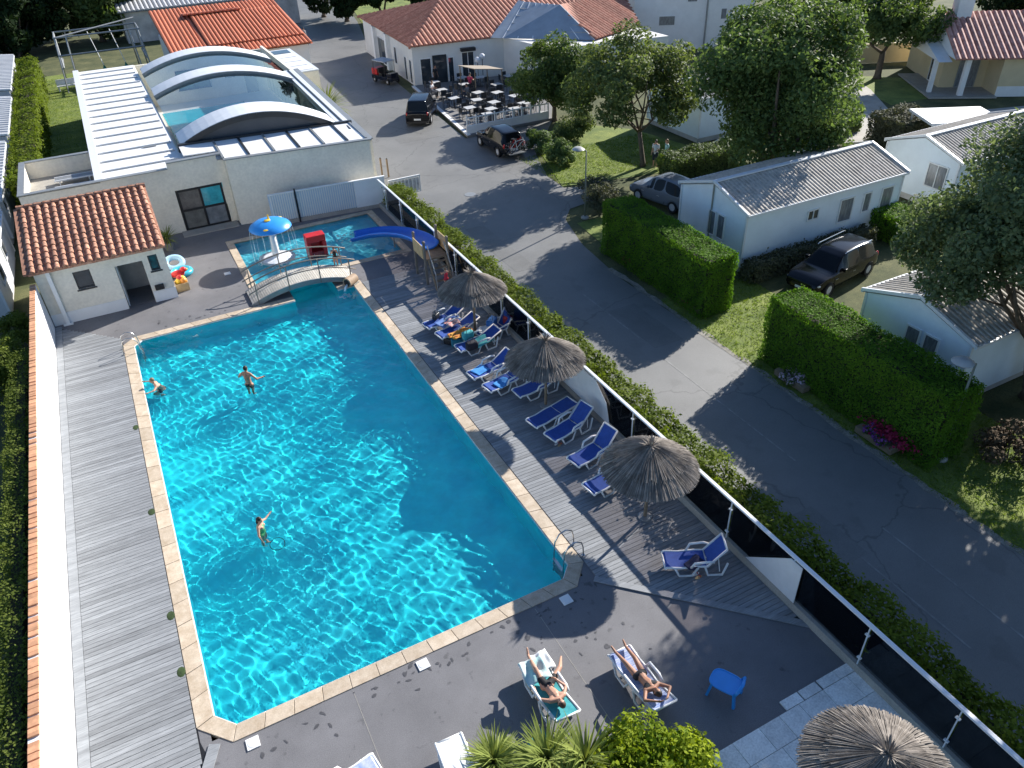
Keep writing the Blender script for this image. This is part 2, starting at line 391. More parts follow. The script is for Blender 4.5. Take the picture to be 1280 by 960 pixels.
RUN = [((PX0,PY0+.5),(PX0,PY1-.35),(PX0-w_,PY0+.35),(PX0-w_,PY1-.1),24),
       ((PX0,PY1-.35),(PX0+.35,PY1),(PX0-w_,PY1-.1),(PX0+.1,PY1+w_),1),
       ((PX0+.35,PY1),(CX0,PY1),(PX0+.1,PY1+w_),(CX0,PY1+w_),9),
       ((CX1,PY1),(PX1,PY1),(CX1,PY1+w_),(PX1+w_,PY1+w_),1),
       ((PX1,PY0+.4),(PX1,PY1),(PX1+w_,PY0+.25),(PX1+w_,PY1+w_),25),
       ((PX1-.4,PY0),(PX1,PY0+.4),(PX1-.2,PY0-w_),(PX1+w_,PY0+.25),1),
       ((PX0+.45,PY0),(PX1-.4,PY0),(PX0+.3,PY0-w_),(PX1-.2,PY0-w_),13),
       ((PX0,PY0+.5),(PX0+.45,PY0),(PX0-w_,PY0+.35),(PX0+.3,PY0-w_),1)]
coping(pc, None, None, [tuple(rel(p) for p in r[:4])+(r[4],) for r in RUN])
lip = MB()
for i in range(len(POOL)):
    a, b = Vector((*POOL[i],0)), Vector((*POOL[(i+1)%len(POOL)],0))
    if i in (4,5,6): continue
    lip.beam(a+Vector((0,0,-.035)), b+Vector((0,0,-.035)), .05, .05)
lip.build('white_lip', M['whiteplastic'], pc, world=True)
kc = thing('pool_coping', 'pale stone coping round the small paddling pool', 'pool edge', (KX0,KY0,0))
k_ = .38
KR = [((KX0,KY0),(KX0,KY1),(KX0-k_,KY0-k_),(KX0-k_,KY1+k_),7),((KX1,KY0),(KX1,KY1),(KX1+k_,KY0-k_),(KX1+k_,KY1+k_),7),
      ((KX0,KY1),(KX1,KY1),(KX0-k_,KY1+k_),(KX1+k_,KY1+k_),9),((CX1+.3,KY0),(KX1,KY0),(CX1+.3,KY0-k_),(KX1+k_,KY0-k_),5),((KX0,KY0),(CX0-.2,KY0),(KX0-k_,KY0-k_),(CX0-.2,KY0-k_),2)]
coping(kc, None, None, [tuple((p[0]-KX0,p[1]-KY0) for p in r[:4])+(r[4],) for r in KR])
# white square skimmer lids beside the coping
jt = MB()
for x in (1.1, 6.25): jt.box(x-.006,x+.006,1.9,11.95,.001,.004)
jt.build('terrace_joints', M['pale'], kind='structure')
wet = mat('wet patch', (.085,.083,.086), .4, .2, 5, spec=.5); wm_ = MB(); rw = random.Random(12); zz = 0
for i in range(80):
    e = rw.random()
    if e < .55: x, y = rw.uniform(-1.5,8.2), 11.95-abs(rw.gauss(0,.42))
    elif e < .8: x, y = rw.uniform(-1.8,3.5), 33.35+abs(rw.gauss(0,.7))
    else: x, y = rw.uniform(5.5,8.5), 10.6+rw.gauss(0,.7)
    a0 = rw.uniform(0,PI); rx_, ry_ = rw.uniform(.02,.10), rw.uniform(.02,.07); zz += 1; P_ = []
    for k in range(9):
        t = 2*PI*k/9; q = rw.uniform(.6,1.25); u, v = rx_*q*math.cos(t), ry_*q*math.sin(t); P_.append((x+u*math.cos(a0)-v*math.sin(a0), y+u*math.sin(a0)+v*math.cos(a0), .005+.00003*zz))
    wm_.add(P_,[tuple(range(9))])
wm_.build('wet_patches', wet, kind='stuff')
lid = None
for (x, y, lab) in ((-1.40,11.78,'white square skimmer lid at the near left pool corner'),(2.91,11.80,'white square skimmer lid halfway along the near pool edge'),(7.14,11.78,'white square skimmer lid in the round shadow by the ladder'),(2.75,37.4,'white square lid beside the paddling pool in the mushroom shadow')):
    if lid is None:
        lid = thing('skimmer_lid', lab, 'skimmer lid', (x,y,0), 0, 'white skimmer lids')
        MB().box(-.15,.15,-.15,.15,.002,.03).build('frame', M['white'], lid, bevel=.006)
        MB().lathe([(.115,.0305),(.115,.036),(.10,.038)], 20).build('disc', M['whiteplastic'], lid)
    else: copy_tree(lid, (x,y,0), .02, lab)

# ---- timber decks, board by board
rb = random.Random(4)
def deckboards(parent, y0, y1, pitch, span, z=.03):
    proto = None; n = int((y1-y0)/pitch)
    for i in range(n):
        y = y0+(i+.5)*pitch; xa, xb = span(y)
        if xb-xa < .15: continue
        cuts = [xa, xb]
        o = None
        for j in range(len(cuts)-1):
            a, b = cuts[j], cuts[j+1]
            if proto is None:
                o = MB().box(-.5,.5,-pitch*.455,pitch*.455,-.028,0).build('deck_board', M['deck'], parent); proto = o
            else:
                o = proto.copy(); COL.objects.link(o); o.parent = parent
            o.location = ((a+b)/2, y, z+rb.uniform(-.003,.003)); o.scale = (b-a, 1, 1)
ld = MB().add([(-5.1,6,.006),(-4.95,6,.006),(-2.42,12.05,.006),(-2.5,12.4,.006),(-2.5,33.2,.006),(-5.1,36,.006)], [(0,1,2,3,4,5)]).build('left_deck', M['black'], kind='structure')
deckboards(ld, 8.0, 36, .142, lambda y: (-4.83, min(-2.54, -2.3-(12.25-y)*.6 if y < 12.2 else -2.54, -2.5-(y-33.3)*.98)))
MB().box(-5.1,-4.84,6,35.9,.01,.034).build('edge_board', M['deck'], ld)
_a, _b2 = Vector((-2.2,12.18,.026)), Vector((-3.9,8.6,.026))
MB().beam(_a, _b2, .26, .03).build('edge_board', M['deck'], ld)
LEAF_MOSS = mat('dark moss', (.03,.055,.015), .95, .4, 9, .5, 40)
for yy in (26.2,21.2,16.6,14.6):
    tag(MB().ball((-2.62,yy,.03),(.11,.17,.018),10,4).build('moss_clump', LEAF_MOSS), 'dark green moss clump on the left deck, %s' % {26.2:'level with the wading man',21.2:'between the two lower bathers',16.6:'below the woman in green',14.6:'closest to the near corner'}[yy], 'moss', 'moss clumps on the deck edge')
rd = MB().add([(8.3,12.0,.006),(12.25,8.05,.006),(12.25,32.95,.006),(8.3,32.95,.006)], [(0,1,2,3)]).build('right_deck', M['black'], kind='structure')
deckboards(rd, 8.05, 32.9, .142, lambda y: (max(8.3, 20.33-y), 12.2))
MB().beam((8.2,12.02,.028),(12.3,7.95,.028), .2, .03).build('edge_board', M['deck'], rd)

# ---- paved corner, slab by slab
pv = MB().box(5.5,12.5,-3,6.42,.004,.012).build('paved_corner', M['black'], kind='structure')
pm = mat('paving slabs', (.82,.81,.77), .7, .15, 2.5, .1, 40, island=-.10, fine=(20,.1))
rt_ = random.Random(9); y = 6.42; row = 0
while y > 1.6:
    d = (.62,.78,.62,.78,.62)[row % 5]; x = 6.0+(.0,.31,.14)[row % 3]
    while x < 12.2:
        wd = rt_.choice((.62,.78,.95,.78)); x2 = min(x+wd, 12.28)
        if x2-x > .1:
            MB().box(x+.006,x2-.006,y-d+.006,y-.006,.008,.045+rt_.uniform(-.002,.002)).build('paving_slab', pm, pv, bevel=.004)
        x += wd
    y -= d; row += 1
for x0 in (10.02,10.6,11.2,11.75):
    MB().box(x0,x0+.54,6.43,6.68,.002,.046).build('paving_slab', pm, pv, bevel=.004)
# ================================================================ fence along the road
FX = 12.3
fence = thing('glass_fence', 'long smoked glass fence with pale top rail between the pool and the road', 'fence', (FX,1.0,0))
MB().box(-.09,.10,0,40.5,0,.28).build('low_wall', M['pale'], fence, bevel=.01)
MB().box(-.055,.055,0,40.5,1.66,1.72).build('top_rail', M['alu'], fence, bevel=.012)
ys = [.62+2.41*i for i in range(17)]
pp = MB().box(-.02,.02,-.012,.012,.28,1.66)
for z in (.55,1.42): pp.box(-.045,.02,-.055,.055,z-.02,z+.02)
pmesh = pp.mesh('post', M['alu'], bevel=.004)
for yy in ys: link('post', pmesh, fence, (-.05,yy,0))
for i in range(16):
    MB().box(-.006,.006,ys[i]+.03,ys[i+1]-.03,.33,1.65).build('glass_panel', M['smoked'], fence)
wp = mat('white fence panel', (.70,.70,.70), .6, .06, 2)
MB().extr([(-.09,y-1,z) for y,z in ((8.55,.30),(10.4,.30),(8.95,1.64),(8.55,1.64))], (.025,0,0)).build('white_panel', wp, fence)
MB().extr([(-.09,y-1,z) for y,z in ((17.35,.30),(23.3,.30),(22.0,1.64),(18.3,1.64),(17.6,1.1))], (.025,0,0)).build('white_panel', wp, fence)

# ================================================================ left boundary wall
wall = thing('boundary_wall', 'tall white rendered wall along the left deck topped with orange coping', 'wall', (-5.26,22,0))
MB().box(-.10,.14,-13,14.0,0,2.2).build('wall_body', mat('white render', (.76,.76,.76), .8, .06, 1.2, .08, 50, stretch=(1,1,.35), stain=(1.8,.6,.16)), wall)
cb = None
for i in range(int(27/.16)):
    if cb is None: cb = MB().box(-.09,.13,-.076,.076,2.2,2.25).build('coping_brick', M['brick'], wall, bevel=.01); o = cb
    else: o = cb.copy(); COL.objects.link(o); o.parent = wall
    o.location = (0,-12.9+i*.16,random.Random(i).uniform(-.008,.008)); o.rotation_euler.x = random.Random(i+900).uniform(-.03,.03)

# ================================================================ roofs
def roof_face(mb, a, b, poly, pitch=.22, r=None, top=.03):
    "half-round columns of tiles on the plane polygon poly, columns perpendicular to eave a-b"
    a, b = Vector(a), Vector(b); e = (b-a).normalized(); r = r or pitch*.48
    nrm = Vector((0,0,0)); P = [Vector(p) for p in poly]
    for i in range(len(P)): nrm += (P[i]-P[0]).cross(P[(i+1)%len(P)]-P[0])
    nrm.normalize()
    if nrm.z < 0: nrm = -nrm
    s = nrm.cross(e)
    if s.z < 0: s = -s
    q = [((p-a).dot(e), (p-a).dot(s)) for p in P]
    x0, x1 = min(p[0] for p in q), max(p[0] for p in q)
    n = max(1, int((x1-x0)/pitch)); pitch = (x1-x0)/n
    for k in range(n):
        x = x0+(k+.5)*pitch; hit = []
        for i in range(len(q)):
            (ax,ay),(bx,by) = q[i], q[(i+1)%len(q)]
            if (ax-x)*(bx-x) < 0: hit.append(ay+(by-ay)*(x-ax)/(bx-ax))
        if len(hit) < 2: continue
        lo, hi = min(hit), max(hit); vs = []
        for yy in (lo, hi):
            for t in range(5):
                an = PI*t/4; vs.append(a+e*(x-r*math.cos(an))+s*yy+nrm*(r*.75*math.sin(an)+top))
        mb.add(vs, [(t,t+1,6+t,5+t) for t in range(4)]+[(0,5,9,4),(4,3,2,1,0),(5,6,7,8,9)])
    return mb

def window(parent, name, M4, w, h, frame, pane, t=.06, bars=0, sill=True, shutter=None, W=True):
    "a window lying in the local xz plane of M4, its outside towards -y"
    f = MB(); fw = .06
    f.box(-w/2,w/2,-t,.02,0,fw,M4).box(-w/2,w/2,-t,.02,h-fw,h,M4).box(-w/2,-w/2+fw,-t,.02,fw,h-fw,M4).box(w/2-fw,w/2,-t,.02,fw,h-fw,M4)
    for k in range(bars):
        x = -w/2+w*(k+1)/(bars+1); f.box(x-.025,x+.025,-t*.9,.02,fw,h-fw,M4)
    if sill: f.box(-w/2-.06,w/2+.06,-t-.09,0,-.06,-.002,M4)
    fo = f.build(name, frame, parent, world=W)
    p = MB().box(-w/2+fw*.8,w/2-fw*.8,-.02,.015,fw*.8,h-fw*.8,M4)
    inv = parent.matrix_basis.inverted()
    if W: p.v = [tuple(inv @ Vector(v)) for v in p.v]
    p.build('pane', pane, fo)
    return fo
def Mat(x, y, z, rz): return Matrix.Translation((x,y,z)) @ Matrix.Rotation(rz, 4, 'Z')
# facing: rz=0 -> outside -y ; rz=-pi/2 -> outside -x ; rz=pi/2 -> outside +x ; rz=pi -> +y

def walls_with_holes(mb, x0, x1, y, z0, z1, holes, t=.2):
    "wall in the xz plane from y to y+t with rectangular holes (xa,xb,za,zb)"
    xs = sorted({x0,x1,*[h[0] for h in holes],*[h[1] for h in holes]}); zs = sorted({z0,z1,*[h[2] for h in holes],*[h[3] for h in holes]})
    for i in range(len(xs)-1):
        for j in range(len(zs)-1):
            cx, cz = (xs[i]+xs[i+1])/2, (zs[j]+zs[j+1])/2
            if any(h[0]<cx<h[1] and h[2]<cz<h[3] for h in holes): continue
            mb.box(xs[i],xs[i+1],y,y+t,zs[j],zs[j+1])
    return mb

# ---------------------------------------------------------------- changing-room hut
HX0, HX1, HY, HE, HR = -5.1, .22, 36.15, 2.72, 3.95
hut = thing('changing_hut', 'small cream hut with barrel tile roof beside the wall and pool', 'hut', ((HX0+HX1)/2,HY,0))
wb = MB(); walls_with_holes(wb, HX0, HX1, HY, 0, HE, [(-3.65,-2.95,1.45,2.3),(-1.95,-.78,0,2.15),(-.5,.0-.02,1.55,2.3)][:2]+[(-.52,.02-.14,1.55,2.32)])
wb.box(HX0,HX0+.2,HY+.2,40.6,0,HE); wb.box(HX1-.2,HX1,HY+.2,40.6,0,HE); wb.box(HX0+.2,HX1-.2,40.4,40.6,0,HR-.15)
for x in (HX0,HX1-.2): wb.extr([(x,HY+.02,HE+.002),(x,40.58,HE+.002),(x,40.58,HR-.14)],(.2,0,0))
wb.build('wall', M['render'], hut, world=True)
MB().box(HX0+.2,HX1-.2,HY+.2,40.4,.01,.02).build('floor', M['concrete'], hut, world=True)
MB().box(-2.1,-.6,38.2,38.3,.02,2.5).build('inner_wall', M['greyrender'], hut, world=True)
pl = MB(); pl.box(HX0,-1.97,HY-.03,HY-.002,.004,.55).box(-.76,HX1+.02,HY-.03,HY-.002,.004,.55); pl.build('plinth', M['white'], hut, world=True)
window(hut,'window',Mat(-3.30,HY+.1,1.45,0),.7,.85,M['dark'],M['glass'])
window(hut,'window',Mat(-.32,HY+.1,1.55,0),.4,.77,M['dark'],M['glass'])
pipe = MB(); pipe.beam((-4.55,HY-.12,.02),(-4.55,HY-.12,HE-.1),.17,.17); pipe.box(-4.75,-4.35,HY-.26,HY-.04,.004,.06); pipe.build('down_pipe', M['whiteplastic'], hut, world=True, bevel=.015)
MB().box(-.62,-.22,HY-.16,HY-.003,.62,.86).build('paper_box', M['black'], hut, world=True, bevel=.04)
MB().box(HX0-.12,HX1+.12,HY-.3,HY-.2,HE-.06,HE+.07).build('gutter', M['white'], hut, world=True)
MB().box(-1.93,-1.88,HY+.2,HY+1.2,.03,2.1).build('door', M['white'], hut, world=True)
rz0, rz1 = HE+.06, HR+.04; ry0, ry1 = HY-.38, 40.75
slope = math.atan2(rz1-rz0, ry1-ry0); RL = math.hypot(rz1-rz0, ry1-ry0)
rf = MB().add([(HX0-.14,ry0,rz0-.1),(HX1+.14,ry0,rz0-.1),(HX1+.14,ry1,rz1-.1),(HX0-.14,ry1,rz1-.1),(HX0-.14,ry0,rz0),(HX1+.14,ry0,rz0),(HX1+.14,ry1,rz1),(HX0-.14,ry1,rz1)],
     [(0,3,2,1),(4,5,6,7),(0,1,5,4),(1,2,6,5),(2,3,7,6),(3,0,4,7)]).build('roof', M['tile'], hut, world=True)
cols, rows = 17, 12; cp = (HX1-HX0+.2)/cols; rl = RL/rows
tv = []; 
for yy, rr in ((0,.118),(rl*1.12,.095)):
    for t in range(6): an = PI*t/5; tv.append((-rr*math.cos(an), yy, rr*math.sin(an)*.95+(.03 if yy == 0 else .0)))
tm = MB().add(tv, [(t,t+1,7+t,6+t) for t in range(5)]+[(5,4,3,2,1,0),(6,7,8,9,10,11)]).mesh('roof_tile', M['tile'], smooth=50)
rr_ = random.Random(2)
Lh = Vector(hut.location)
for i in range(cols):
    for j in range(rows):
        o = link('roof_tile', tm, rf)
        o.location = (HX0-.1+(i+.5)*cp-Lh.x, ry0-.05+j*rl*math.cos(slope)-Lh.y, rz0+.005+j*rl*math.sin(slope))
        o.rotation_euler = (slope+rr_.uniform(-.02,.02), rr_.uniform(-.03,.03), rr_.uniform(-.03,.03))
rd_ = MB()
for k in range(15): rd_.tube([(HX0-.16+k*.375,ry1-.02,rz1+.06),(HX0-.16+k*.375+.39,ry1-.02,rz1+.05)],[.13,.11],8)
rd_.build('ridge_tiles', M['tile'], hut, world=True)
vg = MB().box(HX0-.3,HX0-.15,ry0,ry1,0,.1); vg.v = [(x,y,z+rz0-.06+(y-ry0)*math.tan(slope)) for x,y,z in vg.v]; vg.build('verge', M['tile'], hut, world=True)

# ---------------------------------------------------------------- indoor pool building
bp = thing('pool_hall', 'long pale indoor pool hall with white ribbed roof and arched covers', 'building', (4,44,0))
ZT = 3.7
def RY(x): return 43.35-(x-4.6)*.135        # front line of the right block
wl = MB()
wl.box(-5.4,-1.6,44.05,44.25,0,3.5); wl.box(-5.4,-5.2,44.25,50.0,0,3.5); wl.box(-5.2,-1.6,49.8,50.0,0,3.5)
wl.box(-5.4,1.9,50.0,50.2,0,2.5)
walls_with_holes(wl, -1.6, 4.62, 44.05, 0, 3.55, [(1.75,4.25,.0,2.35)])
wl.box(1.72,4.28,44.05,44.25,3.55,3.85)
wl.extr([(4.62,RY(4.62),0),(12.42,RY(12.42),0),(12.42,RY(12.42),ZT),(4.62,RY(4.62),ZT)],(.02,.2,0))
wl.extr([(4.62,43.6,0),(4.62,44.02,0),(4.62,44.02,ZT),(4.62,43.6,ZT)],(.2,0,0))
wl.extr([(12.44,42.5,0),(13.15,62,0),(13.15,62,ZT-.02),(12.44,42.5,ZT-.02)],(.2,0,0))
wl.box(12.95,13.15,62.1,73,0,ZT-.05); wl.box(-1.6,12.95,73,73.2,0,ZT-.3); wl.box(-1.75,-1.62,44.3,73,0,3.3)
wl.box(2.5,2.7,45.2,72.9,0,3.45); wl.box(13.2,15.0,62.0,62.2,0,3.4); wl.box(14.8,15.0,62.25,71,0,3.4)
wl.build('wall', M['render'], bp, world=True)
MB().box(-5.2,-1.65,44.25,49.8,2.5,2.62).build('terrace_floor', M['pale'], bp, world=True)
cpn = MB(); cpn.beam((4.55,RY(4.55)+.08,ZT+.03),(12.55,RY(12.55)+.08,ZT+.03),.3,.06); cpn.beam((12.5,42.4,ZT+.028),(13.3,62.1,ZT+.028),.34,.06); cpn.box(1.72,4.55,43.98,44.3,3.86,3.92); cpn.box(-5.45,1.70,43.98,44.3,3.56,3.60); cpn.box(-5.45,-5.15,44.31,50.0,3.51,3.57); cpn.box(-5.14,-1.55,49.75,50.05,3.51,3.57)
cpn.build('coping', M['galv'], bp, world=True)
MB().extr([(11.75,46.0,ZT+.03),(12.35,42.75,ZT+.03),(13.05,61.8,ZT+.03),(12.3,61.8,ZT+.03)],(0,0,.05)).build('side_coping', M['alu'], bp, world=True)
MB().beam((12.05,44.6,ZT+.1),(12.62,61.7,ZT+.1),.1,.05).build('side_bar', M['dark'], bp, world=True)
# white ribbed roof
MB().box(-1.7,2.65,44.3,73.1,3.40,3.46).build('roof', M['white'], bp, world=True)
rbm = MB().box(-2.05,2.05,-.05,.05,0,.09).mesh('roof_rib', M['white'])
gap = MB().box(-2.05,2.05,-.03,.03,0,.012).mesh('roof_joint', M['galv'])
for k in range(16):
    yy = 45.9+k*1.72
    link('roof_rib', rbm, bp, (.48-4,yy-44,3.462)); link('roof_joint', gap, bp, (.48-4,yy-.1-44,3.462))
MB().box(-1.85,-1.45,44.3,73.2,3.462,3.60).build('edge_trim', M['alu'], bp, world=True)
for px_, py_ in ((157,117),(246,91),(187,183)):
    p = at(px_,py_,3.5); MB().box(p.x-.35,p.x+.35,p.y-.07,p.y+.07,3.47,3.53).build('roof_vent', M['galv'], bp, world=True)
MB().box(2.66,4.8,44.26,47.0,3.42,3.48).build('roof', M['white'], bp, world=True)
# white glazed strip behind the front parapet
def sk(x, t): return Vector((x, RY(x)+.3+t*3.4, ZT-.02+t*.12))
xs_ = [2.75,4.6,5.95,7.3,8.65,10.0,11.3,12.35]
for i in range(7):
    a, b = xs_[i], xs_[i+1]
    if i == 0: MB().extr([sk(a,.4),sk(b-.05,.4),sk(b-.05,1),sk(a,1)],(0,0,.05)).build('roof_panel', M['white'], bp, world=True)
    else: MB().extr([sk(a+.05,0),sk(b-.05,0),sk(b-.05,1),sk(a+.05,1)],(0,0,.05)).build('roof_panel', M['white'], bp, world=True)
    MB().beam(sk(b,0)+Vector((0,0,.06)),sk(b,1)+Vector((0,0,.06)),.12,.1).build('glazing_bar', M['dark'] if i % 2 else M['galv'], bp, world=True)
MB().extr([(2.7,46.9,ZT-.25),(12.5,45.7,ZT-.25),(12.5,45.9,ZT-.25),(2.7,47.1,ZT-.25)],(0,0,.5)).build('upstand', M['dark'], bp, world=True)
# arched telescopic covers
archmat = mat('arch cover', (.76,.78,.80), .4, .06, 2)
def arch(xl, yl, xr, yr, depth, rise, zb, dark_face):
    n = 20; prof = []
    for k in range(n+1):
        t = k/n; x = xl+(xr-xl)*t; y = yl+(yr-yl)*t; prof.append(Vector((x,y,zb+rise*(1-(2*t-1)**2))))
    d = Vector((.02,depth,0)); mb = MB()
    up = Vector((0,0,.12))
    for k in range(n):
        mb.add([prof[k],prof[k+1],prof[k+1]+d,prof[k]+d,prof[k]+up,prof[k+1]+up,prof[k+1]+d+up,prof[k]+d+up],[(0,3,2,1),(4,5,6,7),(0,1,5,4),(2,3,7,6)])
    o = mb.build('arch_cover', archmat, bp, world=True, smooth=40)
    for dd in (Vector((0,-.06,-.05)), Vector((.02,depth+.06,-.05))):
        e = MB()
        for k in range(n): e.beam(prof[k]+dd, prof[k+1]+dd, .1, .30 if dd.y < 0 else .16)
        e.build('arch_frame', M['galv'] if dark_face is False else M['dark'], bp, world=True)
    if dark_face:
        MB().add([p+Vector((0,.1,0)) for p in prof]+[Vector((xr,yr+.1,zb-.3)),Vector((xl,yl+.1,zb-.3))],[tuple(range(n+3))]).build('arch_end', mat('dark arch end', (.07,.08,.095), .35, .1, 1), bp, world=True)
    return prof, d
A1 = arch(2.9,47.2,11.7,46.0,2.4,1.25,ZT,True)
A2 = arch(2.9,59.9,12.3,58.9,2.2,1.0,ZT,False)
A3 = arch(2.9,67.5,12.4,66.4,2.1,1.05,ZT,False)
for (P0, d0), (P1, d1) in ((A1,A2),(A2,A3)):
    g = MB(); n = len(P0)
    for k in range(0, n-1):
        a, b = P0[k]+d0*1.01, P0[k+1]+d0*1.01; c, d = P1[k+1]-Vector((0,.1,0)), P1[k]-Vector((0,.1,0))
        g.add([a+Vector((0,0,-.06)),b+Vector((0,0,-.06)),c+Vector((0,0,-.06)),d+Vector((0,0,-.06))],[(0,1,2,3)])
    g.build('arch_glazing', M['clear'], bp, world=True, smooth=True)
MB().box(2.72,12.9,47,72.9,.01,.04).build('hall_floor', mat('hall floor tiles', (.52,.52,.50), .5, .08, 2), bp, world=True)
hp = MB().box(3.6,10.2,50,70.2,.041,.06).build('indoor_pool', mat('indoor pool water', (.02,.36,.45), .08, .12, 1.5), bp, world=True)
window(bp,'window',Mat(6.9,72.98,1.05,0),2.6,1.5,M['dark'],mat('green window glass', (.10,.16,.12), .1, .4, 1),bars=1)
window(bp,'window',Mat(11.6,72.98,.05,0),1.0,2.1,M['dark'],M['glass'],bars=0,sill=False)
window(bp,'window',Mat(9.9,72.98,1.5,0),.8,.8,M['dark'],M['white'],sill=False)
gl = MB()
for k in range(8): gl.box(12.9,12.93,62.4+k*1.3,63.55+k*1.3,.3,3.2)
gl.build('side_glazing', M['glass'], bp, world=True)
# small side skylight
MB().box(12.97,15.05,62.0,71.1,3.42,3.5).build('side_roof', M['alu'], bp, world=True)
for k in range(5): MB().box(13.2,14.7,62.4+k*1.72,63.8+k*1.72,3.503,3.53).build('roof_panel', M['white'] if k < 4 else M['glass'], bp, world=True)
# black double doors
dd_ = MB(); X0, X1 = 1.78, 4.22
for x in (X0, (X0+X1)/2-.06, X1-.12): dd_.box(x,x+.12,44.1,44.2,.0,2.32)
for x in (2.38,3.55): pass
for z in (.0,1.08,2.2): 
    dd_.box(X0+.12,(X0+X1)/2-.06,44.11,44.19,z,z+.12); dd_.box((X0+X1)/2+.06,X1-.12,44.11,44.19,z,z+.12)
door = dd_.build('door', M['black'], bp, world=True)
for i, (xa, xb) in enumerate(((X0+.12,(X0+X1)/2-.06),((X0+X1)/2+.06,X1-.12))):
    for j, (za, zb) in enumerate(((.12,1.08),(1.2,2.2))):
        q = MB().box(xa,xb,44.14,44.15,za,zb); q.v = [(x-4,y-44,z) for x,y,z in q.v]
        q.build('pane', mat('door pane', [(.16,.16,.15),(.14,.13,.12),(.20,.22,.24),(.05,.38,.45)][i*2+j], .1, .3, 2), door)
MB().box(1.5,4.5,43.2,44.04,.002,.05).build('door_step', M['pale'], bp, world=True)
# a pair of loungers folded on the small roof terrace
for k in range(2):
    l = thing('sun_lounger', 'grey sun lounger parked on the small walled roof, %s one' % ('nearer','farther')[k], 'sun lounger', (-3.9,45.9+k*1.7,2.62), 0, 'loungers on the walled roof')
    f = MB().box(0,2.0,0,.06,.25,.32).box(0,2.0,.62,.68,.25,.32)
    for x in (.2,1.7): f.box(x,x+.05,0,.05,0,.25).box(x,x+.05,.63,.68,0,.25)
    f.build('frame', M['alu'], l); MB().box(0.02,1.98,.062,.618,.29,.31).build('seat', M['galv'], l)

# ---------------------------------------------------------------- gate wall behind the paddling pool
gw = thing('slatted_gate_wall', 'low white wall with pale blue vertical slats behind the paddling pool', 'gate', (6.2,42.1,0))
def GY(x): return -.02-x*.10
MB().extr([(0,GY(0),0),(6.5,GY(6.5),0),(6.5,GY(6.5),.22),(0,GY(0),.22)],(0,.14,0)).build('base', M['pale'], gw)
MB().extr([(4.75,GY(4.75),.22),(6.5,GY(6.5),.22),(6.5,GY(6.5),1.75),(4.75,GY(4.75),1.75)],(0,.14,0)).build('panel', M['white'], gw)
MB().beam((0,GY(0)+.07,1.78),(6.55,GY(6.55)+.07,1.78),.16,.06).build('top_rail', M['white'], gw)
bk = MB().extr([(0,GY(0)+.11,.22),(4.74,GY(4.74)+.11,.22),(4.74,GY(4.74)+.11,1.74),(0,GY(0)+.11,1.74)],(0,.02,0)).build('backing', mat('pale blue panel', (.52,.60,.72), .5, .05, 2), gw)
slm = MB().box(-.035,.035,-.02,.02,.23,1.74).mesh('slat', M['whiteplastic'])
for k in range(38): x = .12+k*.122; link('slat', slm, gw, (x,GY(x)+.06,0))
gpst = MB().box(-.04,.04,-.04,.04,0,1.95).mesh('post', M['black'])
link('post', gpst, gw, (1.45,GY(1.45)-.03,0))
wr = thing('white_railing', 'short white railing at the road end of the glass fence', 'railing', (13.2,42.3,0))
MB().box(0,2.0,0,.08,1.05,1.15).box(0,2,.02,.06,.1,.18).build('rail', M['white'], wr)
for k in range(9): MB().box(.05+k*.235,.12+k*.235,.02,.06,.18,1.05).build('baluster', M['white'], wr)
MB().box(.1,1.95,.075,.09,.2,1.0).build('panel', mat('mottled white panel', (.5,.5,.52), .6, .4, 6), wr)
for k in range(2):
    b = thing('bollard', 'slim brown timber post beside the hall corner, %s of a pair' % ('left','right')[k], 'post', (14.15+.3*k,46.4-.35*k,0), 0, 'timber posts by the hall')
    MB().tube([(0,0,0),(0,0,1.15)],.06,10).build('shaft', M['wood'], b); MB().tube([(0,0,1.151),(0,0,1.2)],[.065,.03],10).build('cap', M['dark'], b)

# ---------------------------------------------------------------- orange roofed store and pale sheds behind
st = thing('tiled_store', 'low white building with bright orange tiled roof behind the pool hall', 'building', (12,82,0))
MB().box(6.2,17.6,75.0,88,0,3.1).build('wall', M['white'], st, world=True)
orange = mat('bright orange tile', (.52,.15,.07), .75, .15, 4, island=.2)
r_ = MB().add([(5.9,74.3,3.05),(17.9,74.3,3.05),(17.9,88.5,5.0),(5.9,88.5,5.0)],[(0,1,2,3)])
roof_face(r_,(5.9,74.3,3.1),(17.9,74.3,3.1),[(5.9,74.3,3.05),(17.9,74.3,3.05),(17.9,88.5,5.0),(5.9,88.5,5.0)],.36)
roof_face(r_,(9.2,76.3,3.5),(17.7,76.3,3.5),[(9.2,76.3,3.45),(17.7,76.3,3.45),(17.7,85,4.75),(9.2,85,4.75)],.36)
roof_face(r_,(11,88.5,4.6),(17,88.5,4.6),[(8.6,84.6,4.75),(14,84.6,4.75),(14,93,4.0),(8.6,93,4.0)],.36)
r_.build('roof', orange, st, world=True)
ws = thing('white_shed', 'long shed with grey corrugated roof behind the orange store', 'building', (8,104,0))
MB().box(-4,16,0,6,0,3.2).build('wall', M['greyrender'], ws)
r_ = MB().add([(-4.3,-.4,3.2),(16.3,-.4,3.2),(16.3,6.4,4.4),(-4.3,6.4,4.4)],[(0,1,2,3)]); roof_face(r_,(-4.3,-.4,3.25),(16.3,-.4,3.25),[(-4.3,-.4,3.25),(16.3,-.4,3.25),(16.3,6.4,4.45),(-4.3,6.4,4.45)],.5); r_.build('roof', mat('grey sheet roof', (.45,.45,.46), .6, .1, 2), ws)
